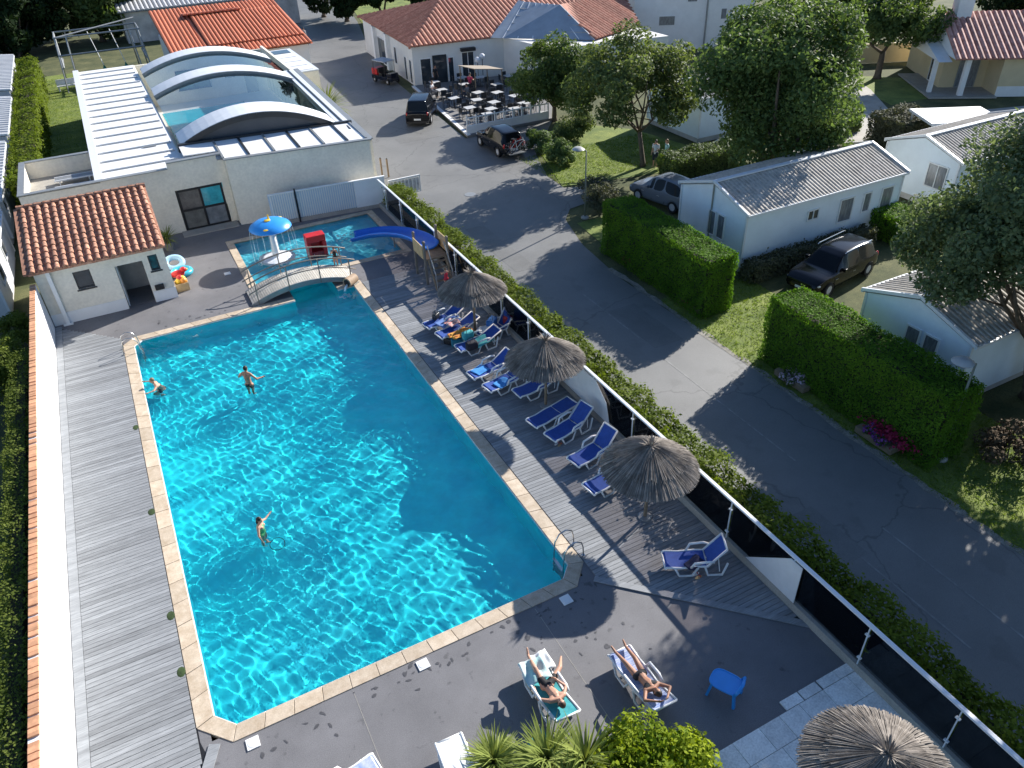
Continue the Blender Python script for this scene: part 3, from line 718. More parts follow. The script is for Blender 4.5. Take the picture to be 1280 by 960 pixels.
# timber climbing frame
cf = thing('climbing_frame', 'weathered metal climbing frame with green nets behind the white ribbed roof', 'climbing frame', (1.2,86,0))
frm = []
for x in (-4.2,-3.2,2.6,3.4):
    for y in (-3.0,3.0): frm.append(((x,y,0),(x*.92,y*.55,4.4)))
for y in (-1.65,1.65): frm.append(((-4.0,y,4.4),(3.3,y,4.4)))
for x in (-3.9,3.2): frm += [((x,-1.65,4.4),(x,1.65,4.4)),((x,-2.4,2.0),(x,2.4,2.0)),((x,-2.4,2.0),(x,1.65,4.4))]
frm += [((-3.9,-1.65,4.4),(3.2,1.65,4.9)),((-4,-2.2,3.0),(3.3,-2.2,3.0))]
for a, b in frm: MB().tube([a,b],.07,6).build('bar', M['galv'], cf)
for x, y in ((-.6,-1.0),(1.3,-1.0)):
    MB().tube([(x-.5,0,4.4),(x,y,1.6)],.03,5).build('rope', M['white'], cf)
    MB().lathe([(.03,1.2),(.3,.6),(.38,0)],10,Matrix.Translation((x,y,.4))).build('net', mat('green net', (.02,.20,.13), .8, .2, 5), cf)
MB().box(-1.9,2.6,-2.5,-.2,.02,.08).build('mat', M['pale'], cf)
gb = thing('garden_bench', 'pale garden bench in the shade beside the climbing frame', 'bench', (-3.8,84,0))
MB().box(0,1.8,0,.5,.4,.48).build('seat', M['white'], gb)
for x in (.05,1.6): MB().box(x,x+.12,.02,.48,0,.4).build('leg', M['white'], gb)
MB().box(0,1.8,.5,.56,.5,.95).build('backrest', M['white'], gb)
gc = thing('storage_chest', 'blue grey storage chest on the strip lawn beside the white roof', 'chest', (-2.9,55.5,0))
MB().box(-.75,.75,-1.3,1.3,0,1.5).build('body', mat('blue grey board', (.25,.30,.36), .6, .1, 2), gc); MB().box(-.8,.8,-1.35,1.35,1.505,1.58).build('lid', mat('blue grey lid', (.30,.37,.45), .5, .1, 2), gc)

# ---------------------------------------------------------------- clubhouse
cl = thing('clubhouse', 'white clubhouse with hipped red tile roof at the head of the yard', 'building', (30,68,0))
CE = 3.3
F = [(24.3,66.3),(25.3,82.5),(44,80),(44,56.5),(33.6,58.2),(32.4,64.9)]
wc = MB().prism(F, 0, CE-.05); wc.build('wall', mat('clubhouse white', (.70,.69,.66), .8, .06, .8), cl, world=True)
rt_ = mat('red roof tile', (.36,.12,.075), .8, .2, 3, c2=(.50,.24,.16), island=.16)
rfm = MB()
A, B_, Cc, D = (23.9,65.7,CE),(25.0,83.1,CE),(44.3,80.4,CE),(44.3,63.6,CE)
R1, R2 = (30.6,74.0,5.4),(42,71.8,5.4)
E_ = (32.8,64.3,CE)
for poly, (a, b) in ((((A),(R1),(B_)),(A,B_)), ((A,D,R2,R1),(A,D)), ((B_,R1,R2,Cc),(Cc,B_))):
    rfm.add([tuple(Vector(p)) for p in poly],[tuple(range(len(poly)))]); roof_face(rfm,a,b,poly,.42,top=.02)
rfm.tube([A,R1],.12,6); rfm.tube([B_,R1],.12,6); rfm.tube([R1,R2],.12,6)
rfm.build('roof', rt_, cl, world=True)
GA, GB, GC, GD = at(628,48,CE+.05), at(744,50,CE+.05), at(700,6,5.5), at(655,2,5.5)
sl_ = MB().add([GA,GB,GC,GD],[(0,1,2,3)]).add([at(613,47,CE+.08),GA,GD,at(648,0,5.5)],[(0,1,2,3)])
rr2 = MB(); q_ = [GB+Vector((.02,0,.04)), at(800,32,CE), at(772,-8,4.9), GC+Vector((.02,0,.04))]; rr2.add(q_,[(0,1,2,3)]); roof_face(rr2,q_[0],q_[1],q_,.42); rr2.build('roof', rt_, cl, world=True)
sl_.build('grey_roof', mat('grey sheet panels', (.30,.345,.40), .5, .12, .8), cl, world=True)
for k in range(7):
    MB().beam(GA.lerp(GB,(k+.02)/6.05)+Vector((0,0,.03)), GD.lerp(GC,(k+.02)/6.05)+Vector((0,0,.03)),.07,.03).build('roof_seam', M['alu'], cl, world=True)
for k in range(1,5): MB().beam(GA.lerp(GD,k/5)+Vector((0,0,.03)), GB.lerp(GC,k/5)+Vector((0,0,.03)),.06,.03).build('roof_joint', M['galv'], cl, world=True)
MB().box(34.6,35.3,74.4,75.1,4.6,6.4).build('chimney', M['white'], cl, world=True)
du, dn = Vector((8.1,-1.4,0)).normalized(), None
fang = math.atan2(-1.4,8.1)
lang = math.atan2(16.2,1.0)
def onfront(t): return Vector((24.3,66.3,0))+du*t
def onleft(t): return Vector((24.3,66.3,0))+Vector((1.0,16.2,0)).normalized()*t
for t, w_, h_, z_, pn in ((1.1,1.0,2.2,.02,M['glass']),(2.35,1.25,2.35,.02,M['glass']),(3.35,.55,2.1,.02,M['glass']),(4.9,1.15,2.2,.2,M['glass'])):
    p = onfront(t); window(cl,'window' if z_ > .1 else 'door',Mat(p.x,p.y,z_,fang),w_,h_,M['white'] if t != 2.35 else M['dark'],pn,sill=False,bars=1 if t > 4 else 0)
p = onfront(4.9); MB().box(-.65,.65,-.5,0,2.5,2.75,Mat(p.x,p.y,0,fang)).build('blind_box', M['black'], cl, world=True)
for t, w_, h_, z_ in ((.75,.7,2.0,.1),(2.2,.7,2.0,.1),(5.2,.8,1.5,.9),(9.8,2.6,2.3,.1)):
    p = onleft(t); window(cl,'window',Mat(p.x,p.y,z_,lang-PI),w_,h_,M['white'],M['glass'],sill=False)
for t in (7.2,11.6): 
    p = onleft(t); MB().box(-.3,.3,-.35,0,0,3.2,Mat(p.x,p.y,0,lang-PI)).build('pillar', M['white'], cl, world=True)

# ---------------------------------------------------------------- mobile homes
def mobile_home(label, x0, x1, y0, y1, eave, ridge, wallc, roofc, wins, axis='x', group=None, pitch=.22, name='mobile_home', skirt=.35):
    t = thing(name, label, 'mobile home', ((x0+x1)/2,(y0+y1)/2,0), 0, group)
    clad = MB(); n = int((eave-skirt)/.19)
    ov = .003
    for i in range(n):
        za, zb = skirt+(eave-skirt)*i/n, skirt+(eave-skirt)*(i+1)/n
        e = .012
        clad.add([(x0-e,y0-e,za),(x1+e,y0-e,za),(x1+e,y1+e,za),(x0-e,y1+e,za),(x0,y0,zb),(x1,y0,zb),(x1,y1,zb),(x0,y1,zb)],[(0,1,5,4),(1,2,6,5),(2,3,7,6),(3,0,4,7),(0,3,2,1)])
    m_ = .1
    if axis == 'x':
        ym = (y0+y1)/2
        for x in (x0,x1-.06): clad.extr([(x,y0,eave),(x,y1,eave),(x,ym,ridge-.05)],(.06,0,0))
        eavs = [((x0-m_,y0-.18,eave),(x1+m_,y0-.18,eave),(x1+m_,ym,ridge),(x0-m_,ym,ridge)),((x1+m_,y1+.18,eave),(x0-m_,y1+.18,eave),(x0-m_,ym,ridge),(x1+m_,ym,ridge))]
    else:
        xm = (x0+x1)/2
        for y in (y0,y1-.06): clad.extr([(x0,y,eave),(x1,y,eave),(xm,y,ridge-.05)],(0,.06,0))
        eavs = [((x0-.18,y1+m_,eave),(x0-.18,y0-m_,eave),(xm,y0-m_,ridge),(xm,y1+m_,ridge)),((x1+.18,y0-m_,eave),(x1+.18,y1+m_,eave),(xm,y1+m_,ridge),(xm,y0-m_,ridge))]
    clad.build('wall', wallc, t, world=True)
    MB().box(x0+.08,x1-.08,y0+.08,y1-.08,0,skirt).build('skirt', M['greyrender'], t, world=True)
    for k, pl_ in enumerate(eavs):
        rm = MB().add(list(pl_),[(0,1,2,3)]); rm.add([tuple(Vector(p)-Vector((0,0,.07))) for p in pl_],[(3,2,1,0)]); roof_face(rm, pl_[0], pl_[1], pl_, pitch, pitch*.25, .0)
        rm.build('roof', roofc, t, world=True)
        MB().beam(Vector(pl_[0])-Vector((0,0,.03)),Vector(pl_[1])-Vector((0,0,.03)),.09,.11).build('gutter', M['alu'], t, world=True)
        for a, b in ((0,3),(1,2)): MB().beam(Vector(pl_[a])+Vector((0,0,.04)),Vector(pl_[b])+Vector((0,0,.06)),.1,.12).build('verge_trim', M['alu'], t, world=True)
    if axis == 'x': rc = MB().beam((x0-m_,(y0+y1)/2,ridge+.05),(x1+m_,(y0+y1)/2,ridge+.05),.24,.06)
    else: rc = MB().beam(((x0+x1)/2,y0-m_,ridge+.05),((x0+x1)/2,y1+m_,ridge+.05),.24,.06)
    rc.build('ridge_cap', M['alu'], t, world=True)
    for x in (x0,x1):
        for y in (y0,y1): MB().box(x-.05,x+.05,y-.05,y+.05,skirt,eave-.05).build('corner_trim', M['alu'], t, world=True)
    for side, u, z, w_, h_, bars, pane in wins:
        rz = {'-y':0,'-x':-PI/2,'+x':PI/2,'+y':PI}[side]
        px_, py_ = {'-y':(u,y0-.005),'+y':(u,y1+.005),'-x':(x0-.005,u),'+x':(x1+.005,u)}[side]
        window(t,'window',Mat(px_,py_,z,rz),w_,h_,M['whiteplastic'],pane,bars=bars,sill=False)
    return t
clad = mat('pale cladding', (.76,.83,.88), .5, .05, 1.2)
beige_roof = mat('pale sheet roof tiles', (.40,.36,.31), .75, .14, 1.5, c2=(.52,.48,.42), fine=(6,.1))
mh = mobile_home('long pale mobile home with beige ribbed roof behind the first tall hedge', 24.15, 34.3, 24.3, 29.0, 2.95, 3.75, clad, beige_roof,
   [('-x',25.9,1.15,.55,1.25,0,M['curtain']),('-x',26.55,1.15,.55,1.25,0,M['curtain']),('-y',28.35,1.75,.75,.55,1,M['glass']),('-y',30.55,1.15,.95,1.25,0,M['curtain']),('-y',31.95,1.35,.55,1.05,0,M['curtain']),('-y',33.35,1.15,.85,1.25,0,M['curtain'])])
MB().tube([(24.1,26.65,.4),(24.1,26.65,3.7)],.04,6).build('down_pipe', M['galv'], mh, world=True)
mobile_home('pale mobile home with dark roof trim under the big right tree', 23.35, 31, 12.35, 16.75, 2.75, 3.5, clad, beige_roof,
   [('-x',14.5,1.0,.62,1.35,0,M['curtain']),('-x',13.75,1.0,.62,1.35,0,M['curtain'])])
mobile_home('mobile home with cream ribbed roof half hidden by the right tree', 38.0, 46.5, 23.9, 28.4, 2.8, 3.6, clad, beige_roof,
   [('-x',25.0,1.1,1.2,1.3,1,M['curtain']),('-y',41,1.2,1.0,1.2,0,M['curtain'])])
mobile_home('white mobile home with flat grey roof between the two yard trees', 34.6, 43, 40.4, 46.2, 3.0, 3.5, clad, mat('grey felt roof', (.34,.33,.31), .8, .12, 1.5),
   [('-x',42.0,1.3,.8,1.2,0,M['glass']),('-y',39,1.2,1.2,1.2,1,M['curtain'])])
for i, (a, b) in enumerate(((37.5,45.5),(47.5,59),(61,72),(75,90))):
    mobile_home('grey caravan %s along the far left edge' % ('nearest the hut','second in line behind the hut','third in line, by the trimmed hedge','farthest, under the dark trees')[i], -11.5, -6.75-.1*(i%2), a, b, 2.5, 2.75, mat('caravan shell', (.58,.60,.62), .45, .08, 1), mat('caravan roof', (.50,.51,.52), .5, .12, .8),
      [('+x',a+2,1.2,1.2,.8,0,M['glass']),('+x',a+5,1.2,1.0,.8,0,M['glass'])], axis='y', group='caravans along the left edge', pitch=.6)
# white house far top, yellow bungalow
wh = thing('white_house', 'plain white two storey house at the top edge behind the clubhouse', 'house', (52,70,0))
MB().prism([(47.2,66.2),(57.3,60.8),(63,72),(52,78)],0,6).build('wall', M['white'], wh, world=True)
MB().prism([(46.8,66.2),(57.4,60.2),(63.5,72.2),(51.9,78.5)],6.02,6.35).build('roof', rt_, wh, world=True)
a_ = math.atan2(-5.4,10.1)
for t, z_, w_, h_ in ((3.2,2.2,1.6,.9),(8.6,2.6,.6,1.0),(5.5,4.2,1,1.1)):
    window(wh,'window',Mat(47.2+t*math.cos(a_),66.2+t*math.sin(a_),z_,a_),w_,h_,M['white'],M['curtain'],sill=False)
MB().tube([(47.2+6.9*math.cos(a_)+.0,66.2+6.9*math.sin(a_)-.12,0),(47.2+6.9*math.cos(a_),66.2+6.9*math.sin(a_)-.12,6)],.08,6).build('down_pipe', M['galv'], wh, world=True)

yh = thing('yellow_bungalow', 'cream yellow bungalow with red tiled roof, porch and white chimney', 'house', (57.3,38.6,0), math.radians(-33))
cream = mat('cream yellow render', (.62,.52,.33), .85, .06, 1)
MB().box(0,16,2.4,10,0,2.75).box(3.3,16,0,2.4,0,2.75).box(0,.18,6.0,6.3,0,2.7).build('wall', cream, yh)
MB().box(3.32,15.98,-.03,-.003,0,.75).build('plinth', M['white'], yh)
MB().box(-1.6,3.3,-.5,7,.002,.12).build('porch_floor', M['pale'], yh)
MB().extr([(-.3,-.3,2.75),(-.3,10.3,2.75),(-.3,4.6,5.0)],(.25,0,0)).build('gable', M['white'], yh)
MB().extr([(-1.3,.2,2.5),(-1.3,7.0,2.5),(-1.3,4.4,3.5)],(1.0,0,0)).build('porch_roof', M['white'], yh)
MB().box(-1.25,-.95,1.0,1.3,.12,2.5).build('porch_post', M['white'], yh); MB().box(.6,.95,-.1,.25,.12,2.75).build('porch_post', M['white'], yh)
r_ = MB()
for poly, e in ((((-.4,-.5,2.78),(16.5,-.5,2.78),(16.5,4.7,5.1),(-.4,4.7,5.1)),((-.4,-.5,2.78),(16.5,-.5,2.78))),(((16.5,10.6,2.75),(-.4,10.6,2.75),(-.4,4.7,5.1),(16.5,4.7,5.1)),((16.5,10.6,2.75),(-.4,10.6,2.75)))):
    r_.add(list(poly),[(0,1,2,3)]); roof_face(r_,e[0],e[1],poly,.42,top=.02)
r_.build('roof', mat('rose roof tile', (.42,.17,.13), .8, .2, 3, c2=(.60,.34,.28), island=.18), yh)
MB().box(.6,1.7,4.0,5.2,4.4,6.3).box(.5,1.8,3.9,5.3,6.302,6.45).build('chimney', M['white'], yh)
MB().extr([(6.2,1.3,3.73),(7.3,1.3,3.73),(7.3,2.3,4.18),(6.2,2.3,4.18)],(0,-.05,.12)).build('skylight', M['white'], yh)
window(yh,'window',Mat(6.2,-.005,1.0,0),1.1,1.3,M['white'],M['curtain'],W=False)
window(yh,'window',Mat(-.005,4.2,.15,-PI/2),1.2,2.2,M['white'],M['glass'],W=False,sill=False)
window(yh,'door',Mat(1.9,2.395,.12,0),1.5,2.2,M['galv'],M['curtain'],W=False,sill=False)
wg = thing('garden_wall', 'low cream wall in front of the far lawn beside the bungalow', 'wall', (59,50.5,0))
MB().extr([(0,0,0),(7,-3.2,0),(7,-3.2,1.6),(0,0,1.6)],(.1,.25,0)).build('wall_body', cream, wg)
cn = thing('flat_canopy', 'flat white canopy roof on thin posts beside the cream roofed mobile home', 'canopy', (45.8,30.2,0), math.radians(-28))
MB().box(-2.0,2.4,-1.6,1.6,2.35,2.5).build('roof', M['white'], cn)
for x in (-1.8,2.2):
    for y in (-1.4,1.4): MB().box(x-.05,x+.05,y-.05,y+.05,0,2.35).build('post', M['white'], cn)
# ================================================================ vegetation
def mesh_np(name, V, F, mt, smooth=False):
    me = bpy.data.meshes.new(name); V = np.asarray(V, np.float32); F = np.asarray(F, np.int32)
    me.vertices.add(len(V)); me.vertices.foreach_set('co', V.ravel())
    k = F.shape[1]; me.loops.add(F.size); me.loops.foreach_set('vertex_index', F.ravel())
    me.polygons.add(len(F)); me.polygons.foreach_set('loop_start', np.arange(0,F.size,k,dtype=np.int32))
    if smooth: me.polygons.foreach_set('use_smooth', np.ones(len(F),bool))
    me.update(); me.materials.append(mt)
    return me

def leaf_mesh(name, P, size, mt, seed, N=None, up=.5, aspect=.55, jit=.45, fold=True):
    "one small pointed leaf (4 corners) at each point, facing roughly along N (or up)"
    r = np.random.default_rng(seed); n = len(P); P = np.asarray(P)
    d = r.normal(size=(n,3)); d /= np.linalg.norm(d,axis=1)[:,None]
    nn = d*1.0
    if N is not None: nn = nn*.75+N
    nn[:,2] += up; nn /= np.linalg.norm(nn,axis=1)[:,None]
    t = np.cross(nn, r.normal(size=(n,3))); t /= np.linalg.norm(t,axis=1)[:,None]
    b = np.cross(nn, t); s = size*(1+jit*r.uniform(-1,1,n))[:,None]
    w = s*aspect
    V = np.stack([P-t*s*.5, P+b*w*.5+nn*s*.08, P+t*s*.5, P-b*w*.5+nn*s*.08], 1).reshape(-1,3)
    return mesh_np(name, V, np.arange(4*n).reshape(n,4), mt)

LEAF = dict(
 plane=leafmat('plane tree leaf', (.036,.078,.020), (.17,.225,.065), .40, spec=.4),
 bright=leafmat('bright leaf', (.050,.095,.030), (.19,.27,.085), .42, (1.2,1.2,.65), .4),
 olive=leafmat('olive leaf', (.055,.09,.03), (.21,.26,.09), .40, (1.2,1.2,.6), .35),
 ash=leafmat('grey green ash leaf', (.055,.095,.040), (.25,.31,.14), .45, (1.15,1.15,.7), .6),
 dark=leafmat('dark conifer leaf', (.008,.020,.008), (.030,.055,.018), .15),
 hedge=leafmat('clipped hedge leaf', (.045,.115,.012), (.18,.33,.03), .42),
 fence=leafmat('fence hedge leaf', (.06,.10,.010), (.20,.25,.03), .38),
 shrub=leafmat('yellow green leaf', (.08,.15,.008), (.34,.40,.025), .35, (1.2,1.2,.5)),
 ivy=leafmat('ivy leaf', (.055,.09,.015), (.20,.24,.05), .4),
 yucca=leafmat('yucca blade', (.10,.15,.03), (.33,.38,.10), .3, (1.15,1.1,.6)),
 heather=leafmat('grey green shrub leaf', (.05,.06,.035), (.16,.16,.10), .2),
 bloomp=leafmat('purple petal', (.20,.05,.28), (.42,.16,.5), .2, (1,1,1)),
 bloomr=leafmat('crimson petal', (.22,.01,.04), (.50,.05,.12), .2, (1,1,1)),
 bloomw=leafmat('pale pink petal', (.5,.35,.45), (.75,.62,.7), .2, (1,1,1)),
)
stemmat = mat('hedge twigs', (.03,.028,.015), .9, .3, 6)

def crown_points(r, n, clumps, spread, squash=1.0):
    c = np.array(clumps); k = r.integers(0,len(c),n)
    d = r.normal(size=(n,3)); d /= np.linalg.norm(d,axis=1)[:,None]
    rad = spread*c[k,3]*(r.uniform(.25,1,n)**.45)
    P = c[k,:3]+d*rad[:,None]*np.array([1,1,squash])
    return P, d

def tree(name, label, loc, h, rad, trunk_h, n, leaf, lm, seed, trunk_r=.18, zr=None, group=None, nclump=46, fork=5, lean=(0,0), gap=.36, flat=-.55):
    r = np.random.default_rng(seed); rr = random.Random(seed)
    t = thing(name, label, 'tree', loc, 0, group)
    zr = zr or (h-trunk_h)/2*1.05; zc = h-zr
    ctr = np.array([lean[0],lean[1],zc])
    cl = []
    for i in range(nclump):
        d = r.normal(size=3); d /= np.linalg.norm(d)
        if d[2] < flat: d[2] *= -.6
        q = r.uniform(.50,.92) if i > nclump*.22 else r.uniform(.1,.5)
        p = ctr+d*np.array([rad,rad,zr])*q
        cl.append((*p, r.uniform(.20,gap)*rad))
    P, d = crown_points(r, n, cl, 1.0, .8)
    out = (P-ctr)/np.array([rad,rad,zr]); out /= np.linalg.norm(out,axis=1)[:,None]+1e-6
    link('crown', leaf_mesh('crown', P, leaf, lm, seed+1, out*.55, .35), t)
    tb = MB(); f = Vector((lean[0]*.3,lean[1]*.3,trunk_h))
    tb.tube([(0,0,-.05),(0,0,.25),Vector((lean[0]*.15,lean[1]*.15,trunk_h*.55)),f],[trunk_r*1.45,trunk_r*1.1,trunk_r*.95,trunk_r*.85],9)
    for i in range(fork):
        a = 2*PI*i/fork+rr.uniform(-.4,.4); k = cl[rr.randrange(len(cl))]
        e = Vector((lean[0]+math.cos(a)*rad*.62, lean[1]+math.sin(a)*rad*.62, zc+rr.uniform(-.2,.5)*zr))
        m_ = f.lerp(e,.45)+Vector((0,0,-.12*zr))
        tb.tube([f-Vector((0,0,.15)),m_,e],[trunk_r*.6,trunk_r*.36,trunk_r*.1],6)
        for j in range(3):
            k = Vector(cl[rr.randrange(len(cl))][:3]); 
            if (k-m_).length < rad*1.1: tb.tube([m_,m_.lerp(k,.5)+Vector((0,0,-.08)),k],[trunk_r*.26,trunk_r*.15,trunk_r*.05],5)
    tb.build('trunk', M['bark'], t, smooth=True)
    return t

def hedge(name, label, x0, x1, y0, y1, h, n, leaf, lm, seed, group=None, cat='hedge', rough=.06, top=None, wob=.0, upright=.2):
    "clipped block of foliage: leaves over the five outer faces of a twig core"
    r = np.random.default_rng(seed); cx, cy = (x0+x1)/2, (y0+y1)/2
    t = thing(name, label, cat, (cx,cy,0), 0, group)
    sx, sy = (x1-x0)/2, (y1-y0)/2
    areas = np.array([4*sx*sy, 2*sx*h, 2*sx*h, 2*sy*h, 2*sy*h]); k = r.choice(5, n, p=areas/areas.sum())
    u, v = r.uniform(-1,1,n), r.uniform(-1,1,n); P = np.zeros((n,3)); N = np.zeros((n,3))
    w_ = (v+1)/2
    for i,(nx,ny,nz) in enumerate(((0,0,1),(0,-1,0),(0,1,0),(-1,0,0),(1,0,0))):
        s = k == i; N[s] = (nx,ny,nz)
        if i == 0: P[s] = np.stack([u[s]*sx,v[s]*sy,np.full(s.sum(),h)],1)
        elif i < 3: P[s] = np.stack([u[s]*sx,np.full(s.sum(),ny*sy),w_[s]*h],1)
        else: P[s] = np.stack([np.full(s.sum(),nx*sx),u[s]*sy,w_[s]*h],1)
    if wob:
        z = 1+wob*(np.sin(P[:,1]*1.9+seed)+.7*np.sin(P[:,0]*2.7+P[:,1]*4.3)+.5*np.sin(P[:,1]*9+2))/2.2; P[:,2] *= z
        P[:,0] += wob*.5*np.sin(P[:,1]*3.1+P[:,2]*2+seed)
    stray = np.where(r.uniform(0,1,n) < .05, r.uniform(.3,1.7,n), 0)
    lump = .5*np.sin(P[:,0]*2.3+seed)+.5*np.sin(P[:,1]*1.7+P[:,2]*2.9+seed*2)+.4*np.sin(P[:,1]*5.1+P[:,2]*4.3)
    P += N*((r.uniform(-1,.45,n)+1.05*lump+stray)*rough)[:,None]+r.normal(size=(n,3))*rough*.25
    P[:,2] = np.maximum(P[:,2],.02)
    link('foliage', leaf_mesh('foliage', P, leaf, lm, seed+1, N*1.0, upright, .55, .7), t)
    e = rough*1.75+wob*.3*min(sx,h)
    MB().box(-sx+e,sx-e,-sy+e,sy-e,0,h*(1-wob)-e).build('twigs', stemmat, t)
    return t

def bush(name, label, loc, rx, ry, h, n, leaf, lm, seed, group=None, cat='shrub', nclump=16, bloom=None, stem=True):
    r = np.random.default_rng(seed); t = thing(name, label, cat, loc, 0, group); cl = []
    for i in range(nclump):
        a = r.uniform(0,2*PI); q = r.uniform(0,.75)**.5*.8; z = h*(r.uniform(.25,.78)*(1-.35*q))
        cl.append((rx*q*math.cos(a), ry*q*math.sin(a), z, r.uniform(.26,.42)*min(rx,ry,h)*1.1))
    P, d = crown_points(r, n, cl, 1.0, .85); P[:,2] = np.maximum(P[:,2],.03)
    link('foliage', leaf_mesh('foliage', P, leaf, lm, seed+1, d*.8, .4), t)
    if bloom:
        m_ = int(n*bloom[1]); Q, d2 = crown_points(r, m_, cl, 1.06, .85); Q[:,2] = np.maximum(Q[:,2],.05)
        link('blossom', leaf_mesh('blossom', Q, bloom[2], bloom[0], seed+2, d2, .5, .9), t)
    if stem:
        s = MB()
        for i in range(7):
            c = cl[i % len(cl)]; s.tube([(c[0]*.15,c[1]*.15,0),(c[0]*.5,c[1]*.5,c[2]*.5),c[:3]],[.03,.02,.008],5)
        s.build('stem', M['bark'], t)
    return t

def spiky(name, label, loc, h, rad, n, seed, lm, width=.05, trunk=.5, group=None, cat='plant', heads=1):
    "rosette of long sword leaves on a short stem"
    r = np.random.default_rng(seed); t = thing(name, label, cat, loc, 0, group); Vs = []; Fs = []; k = 0
    for hh in range(heads):
        ox, oy = (0,0) if heads == 1 else (rad*.45*math.cos(2*PI*hh/heads), rad*.45*math.sin(2*PI*hh/heads))
        for i in range(n//heads):
            a = r.uniform(0,2*PI); el = r.uniform(.05,1.45); L = rad*r.uniform(.75,1.15); d = np.array([math.cos(a),math.sin(a),0]); s_ = np.array([-math.sin(a),math.cos(a),0])
            base = np.array([ox,oy,trunk+r.uniform(-.12,.1)]); pts = []
            for j in range(5):
                q = j/4; e2 = el-q*q*.75
                pts.append(base+d*L*q*math.cos(el-.38*q*q)+np.array([0,0,L*(q*math.sin(el)-.42*q*q*math.cos(el))]))
            for j in range(5):
                w_ = width*(.6,1,.85,.55,.06)[j]; Vs += [pts[j]-s_*w_/2, pts[j]+s_*w_/2]
            for j in range(4): Fs.append((k+2*j,k+2*j+1,k+2*j+3,k+2*j+2))
            k += 10
    link('blades', mesh_np('blades', Vs, Fs, lm), t)
    MB().tube([(0,0,0),(0,0,trunk*.5),(0,0,trunk+.1)],[.13,.11,.09],8).build('stem', M['bark'], t)
    return t

# --- trees
tree('round_tree','small round clipped tree by the terrace railing',(29.3,50.6,0),5.8,3.1,1.1,30000,.20,LEAF['plane'],21,.17,2.6,None,70,6,(0,0),.33,-.8)
tree('loose_tree','loose open crowned olive green tree beside the two standing people',(29.0,38.9,0),8.6,4.3,2.2,24000,.22,LEAF['olive'],22,.15,3.8,None,50,7,(-.5,1.2),.29)
tree('large_tree','largest dense green tree standing behind the long mobile home',(32.3,31.2,0),11.0,4.7,1.2,62000,.22,LEAF['bright'],23,.34,4.8,None,110,7,(0,0),.32,-.95)
tree('forked_tree','fork trunked round tree on the small lawn by the yellow bungalow',(57.6,45.6,0),7.3,4.1,2.1,26000,.28,LEAF['plane'],24,.26,2.9,None,60,2)
tree('broad_tree','broad dark tree at the right edge leaning over the mobile home',(26.4,11.5,0),10.7,3.45,2.4,66000,.155,LEAF['ash'],25,.2,4.2,None,100,7,(-1.3,1.5),.33,-.75)
tree('shade_tree','tall tree beyond the right edge shading the road and the paved corner',(29.0,8.0,0),11.0,4.6,2.8,24000,.30,LEAF['plane'],26,.3,4.3,None,64,6)
tree('shade_tree','tallest tree behind the nearer mobile home, beyond the right edge',(32.2,14.2,0),14.2,3.4,8,16000,.30,LEAF['plane'],28,.3,3.6,None,50,6)
tree('shade_tree','second tall tree beyond the right edge, nearest the camera',(28.0,1.5,0),10.6,5.2,2.6,22000,.32,LEAF['plane'],27,.3,4.3,None,60,6)
for i,(x,y,h,r_) in enumerate(((-7.2,105,9,5.2),(1.5,108,9.5,5),(-3,113,11,6),(-13,111,11,6))):
    tree('dark_tree','dark leafy tree at the top left corner, %s'%('nearest the hedge','with sunlit yellow branches','behind the climbing frame','beyond the caravans')[i],(x,y,0),h,r_,.6,20000,.50,LEAF['dark'] if i != 1 else LEAF['plane'],30+i,.3,None,'dark trees at the top left',60,5,(0,0),.36,-1)
for i,(x,y,h,r_) in enumerate(((29,101,9,2.8),(33,99,9,2.6),(37,98,9.5,2.8),(41,96,9,2.6),(45,96,10,3),(27.5,106,9,2.8))):
    tree('conifer','tall dark conifer behind the clubhouse lawn, %s'%('leftmost of the row','second from the left','third from the left','fourth from the left','rightmost of the row','set back behind the first')[i],(x,y,0),h,r_,.2,12000,.42,LEAF['dark'],40+i,.25,h/2*.98,'row of dark conifers',50,3,(0,0),.40,-1)
tree('top_tree','dark tree at the top right corner behind the bungalow',(78,47,0),9,4.6,1.0,18000,.42,LEAF['dark'],50,.3,None,None,44,5)
tree('garden_tree','bushy tree behind the forked tree by the cream wall',(64,56,0),8,4.6,2,8000,.4,LEAF['plane'],51,.3,None,None,44,5)

# --- clipped hedges
hedge('tall_hedge','tall clipped hedge mostly in shade beside the road, nearer the parked pale car',19.95,21.55,21.85,29.7,2.72,62000,.072,LEAF['hedge'],60,'tall hedges by the road',rough=.07,wob=.015)
hedge('tall_hedge','tall clipped hedge with bright sunlit top in front of the black car',19.95,21.6,10.6,18.3,2.82,70000,.068,LEAF['hedge'],61,'tall hedges by the road',rough=.07,wob=.012)
hedge('fence_hedge','long loose hedge growing between the glass fence and the road',12.65,13.6,1.5,41.5,1.30,80000,.10,LEAF['fence'],62,rough=.16,wob=.13,upright=.5)
hedge('column_hedge','tall narrow hedge between the left lawn strip and the caravans',-6.45,-4.95,50.5,88,2.5,42000,.15,LEAF['fence'],63,rough=.16,wob=.06)
hedge('wall_hedge','clipped green hedge growing along the outside of the white wall',-6.15,-5.5,9.5,30.5,1.95,50000,.07,LEAF['ivy'],64,rough=.1,wob=.05)
bush('leafy_bush','large leafy bush outside the white wall, level with the pool corner',(-6.7,31.2,0),1.25,2.0,2.35,9000,.11,LEAF['ivy'],65,cat='bush')
bush('leafy_bush','leafy bush outside the wall beside the hut end',(-6.3,35.0,0),.8,1.6,1.9,5000,.11,LEAF['ivy'],66,cat='bush')
hedge('house_hedge','low flowering hedge along the foot of the long mobile home',24.0,31.8,23.15,24.05,.95,15000,.10,LEAF['heather'],67,rough=.14,wob=.14)
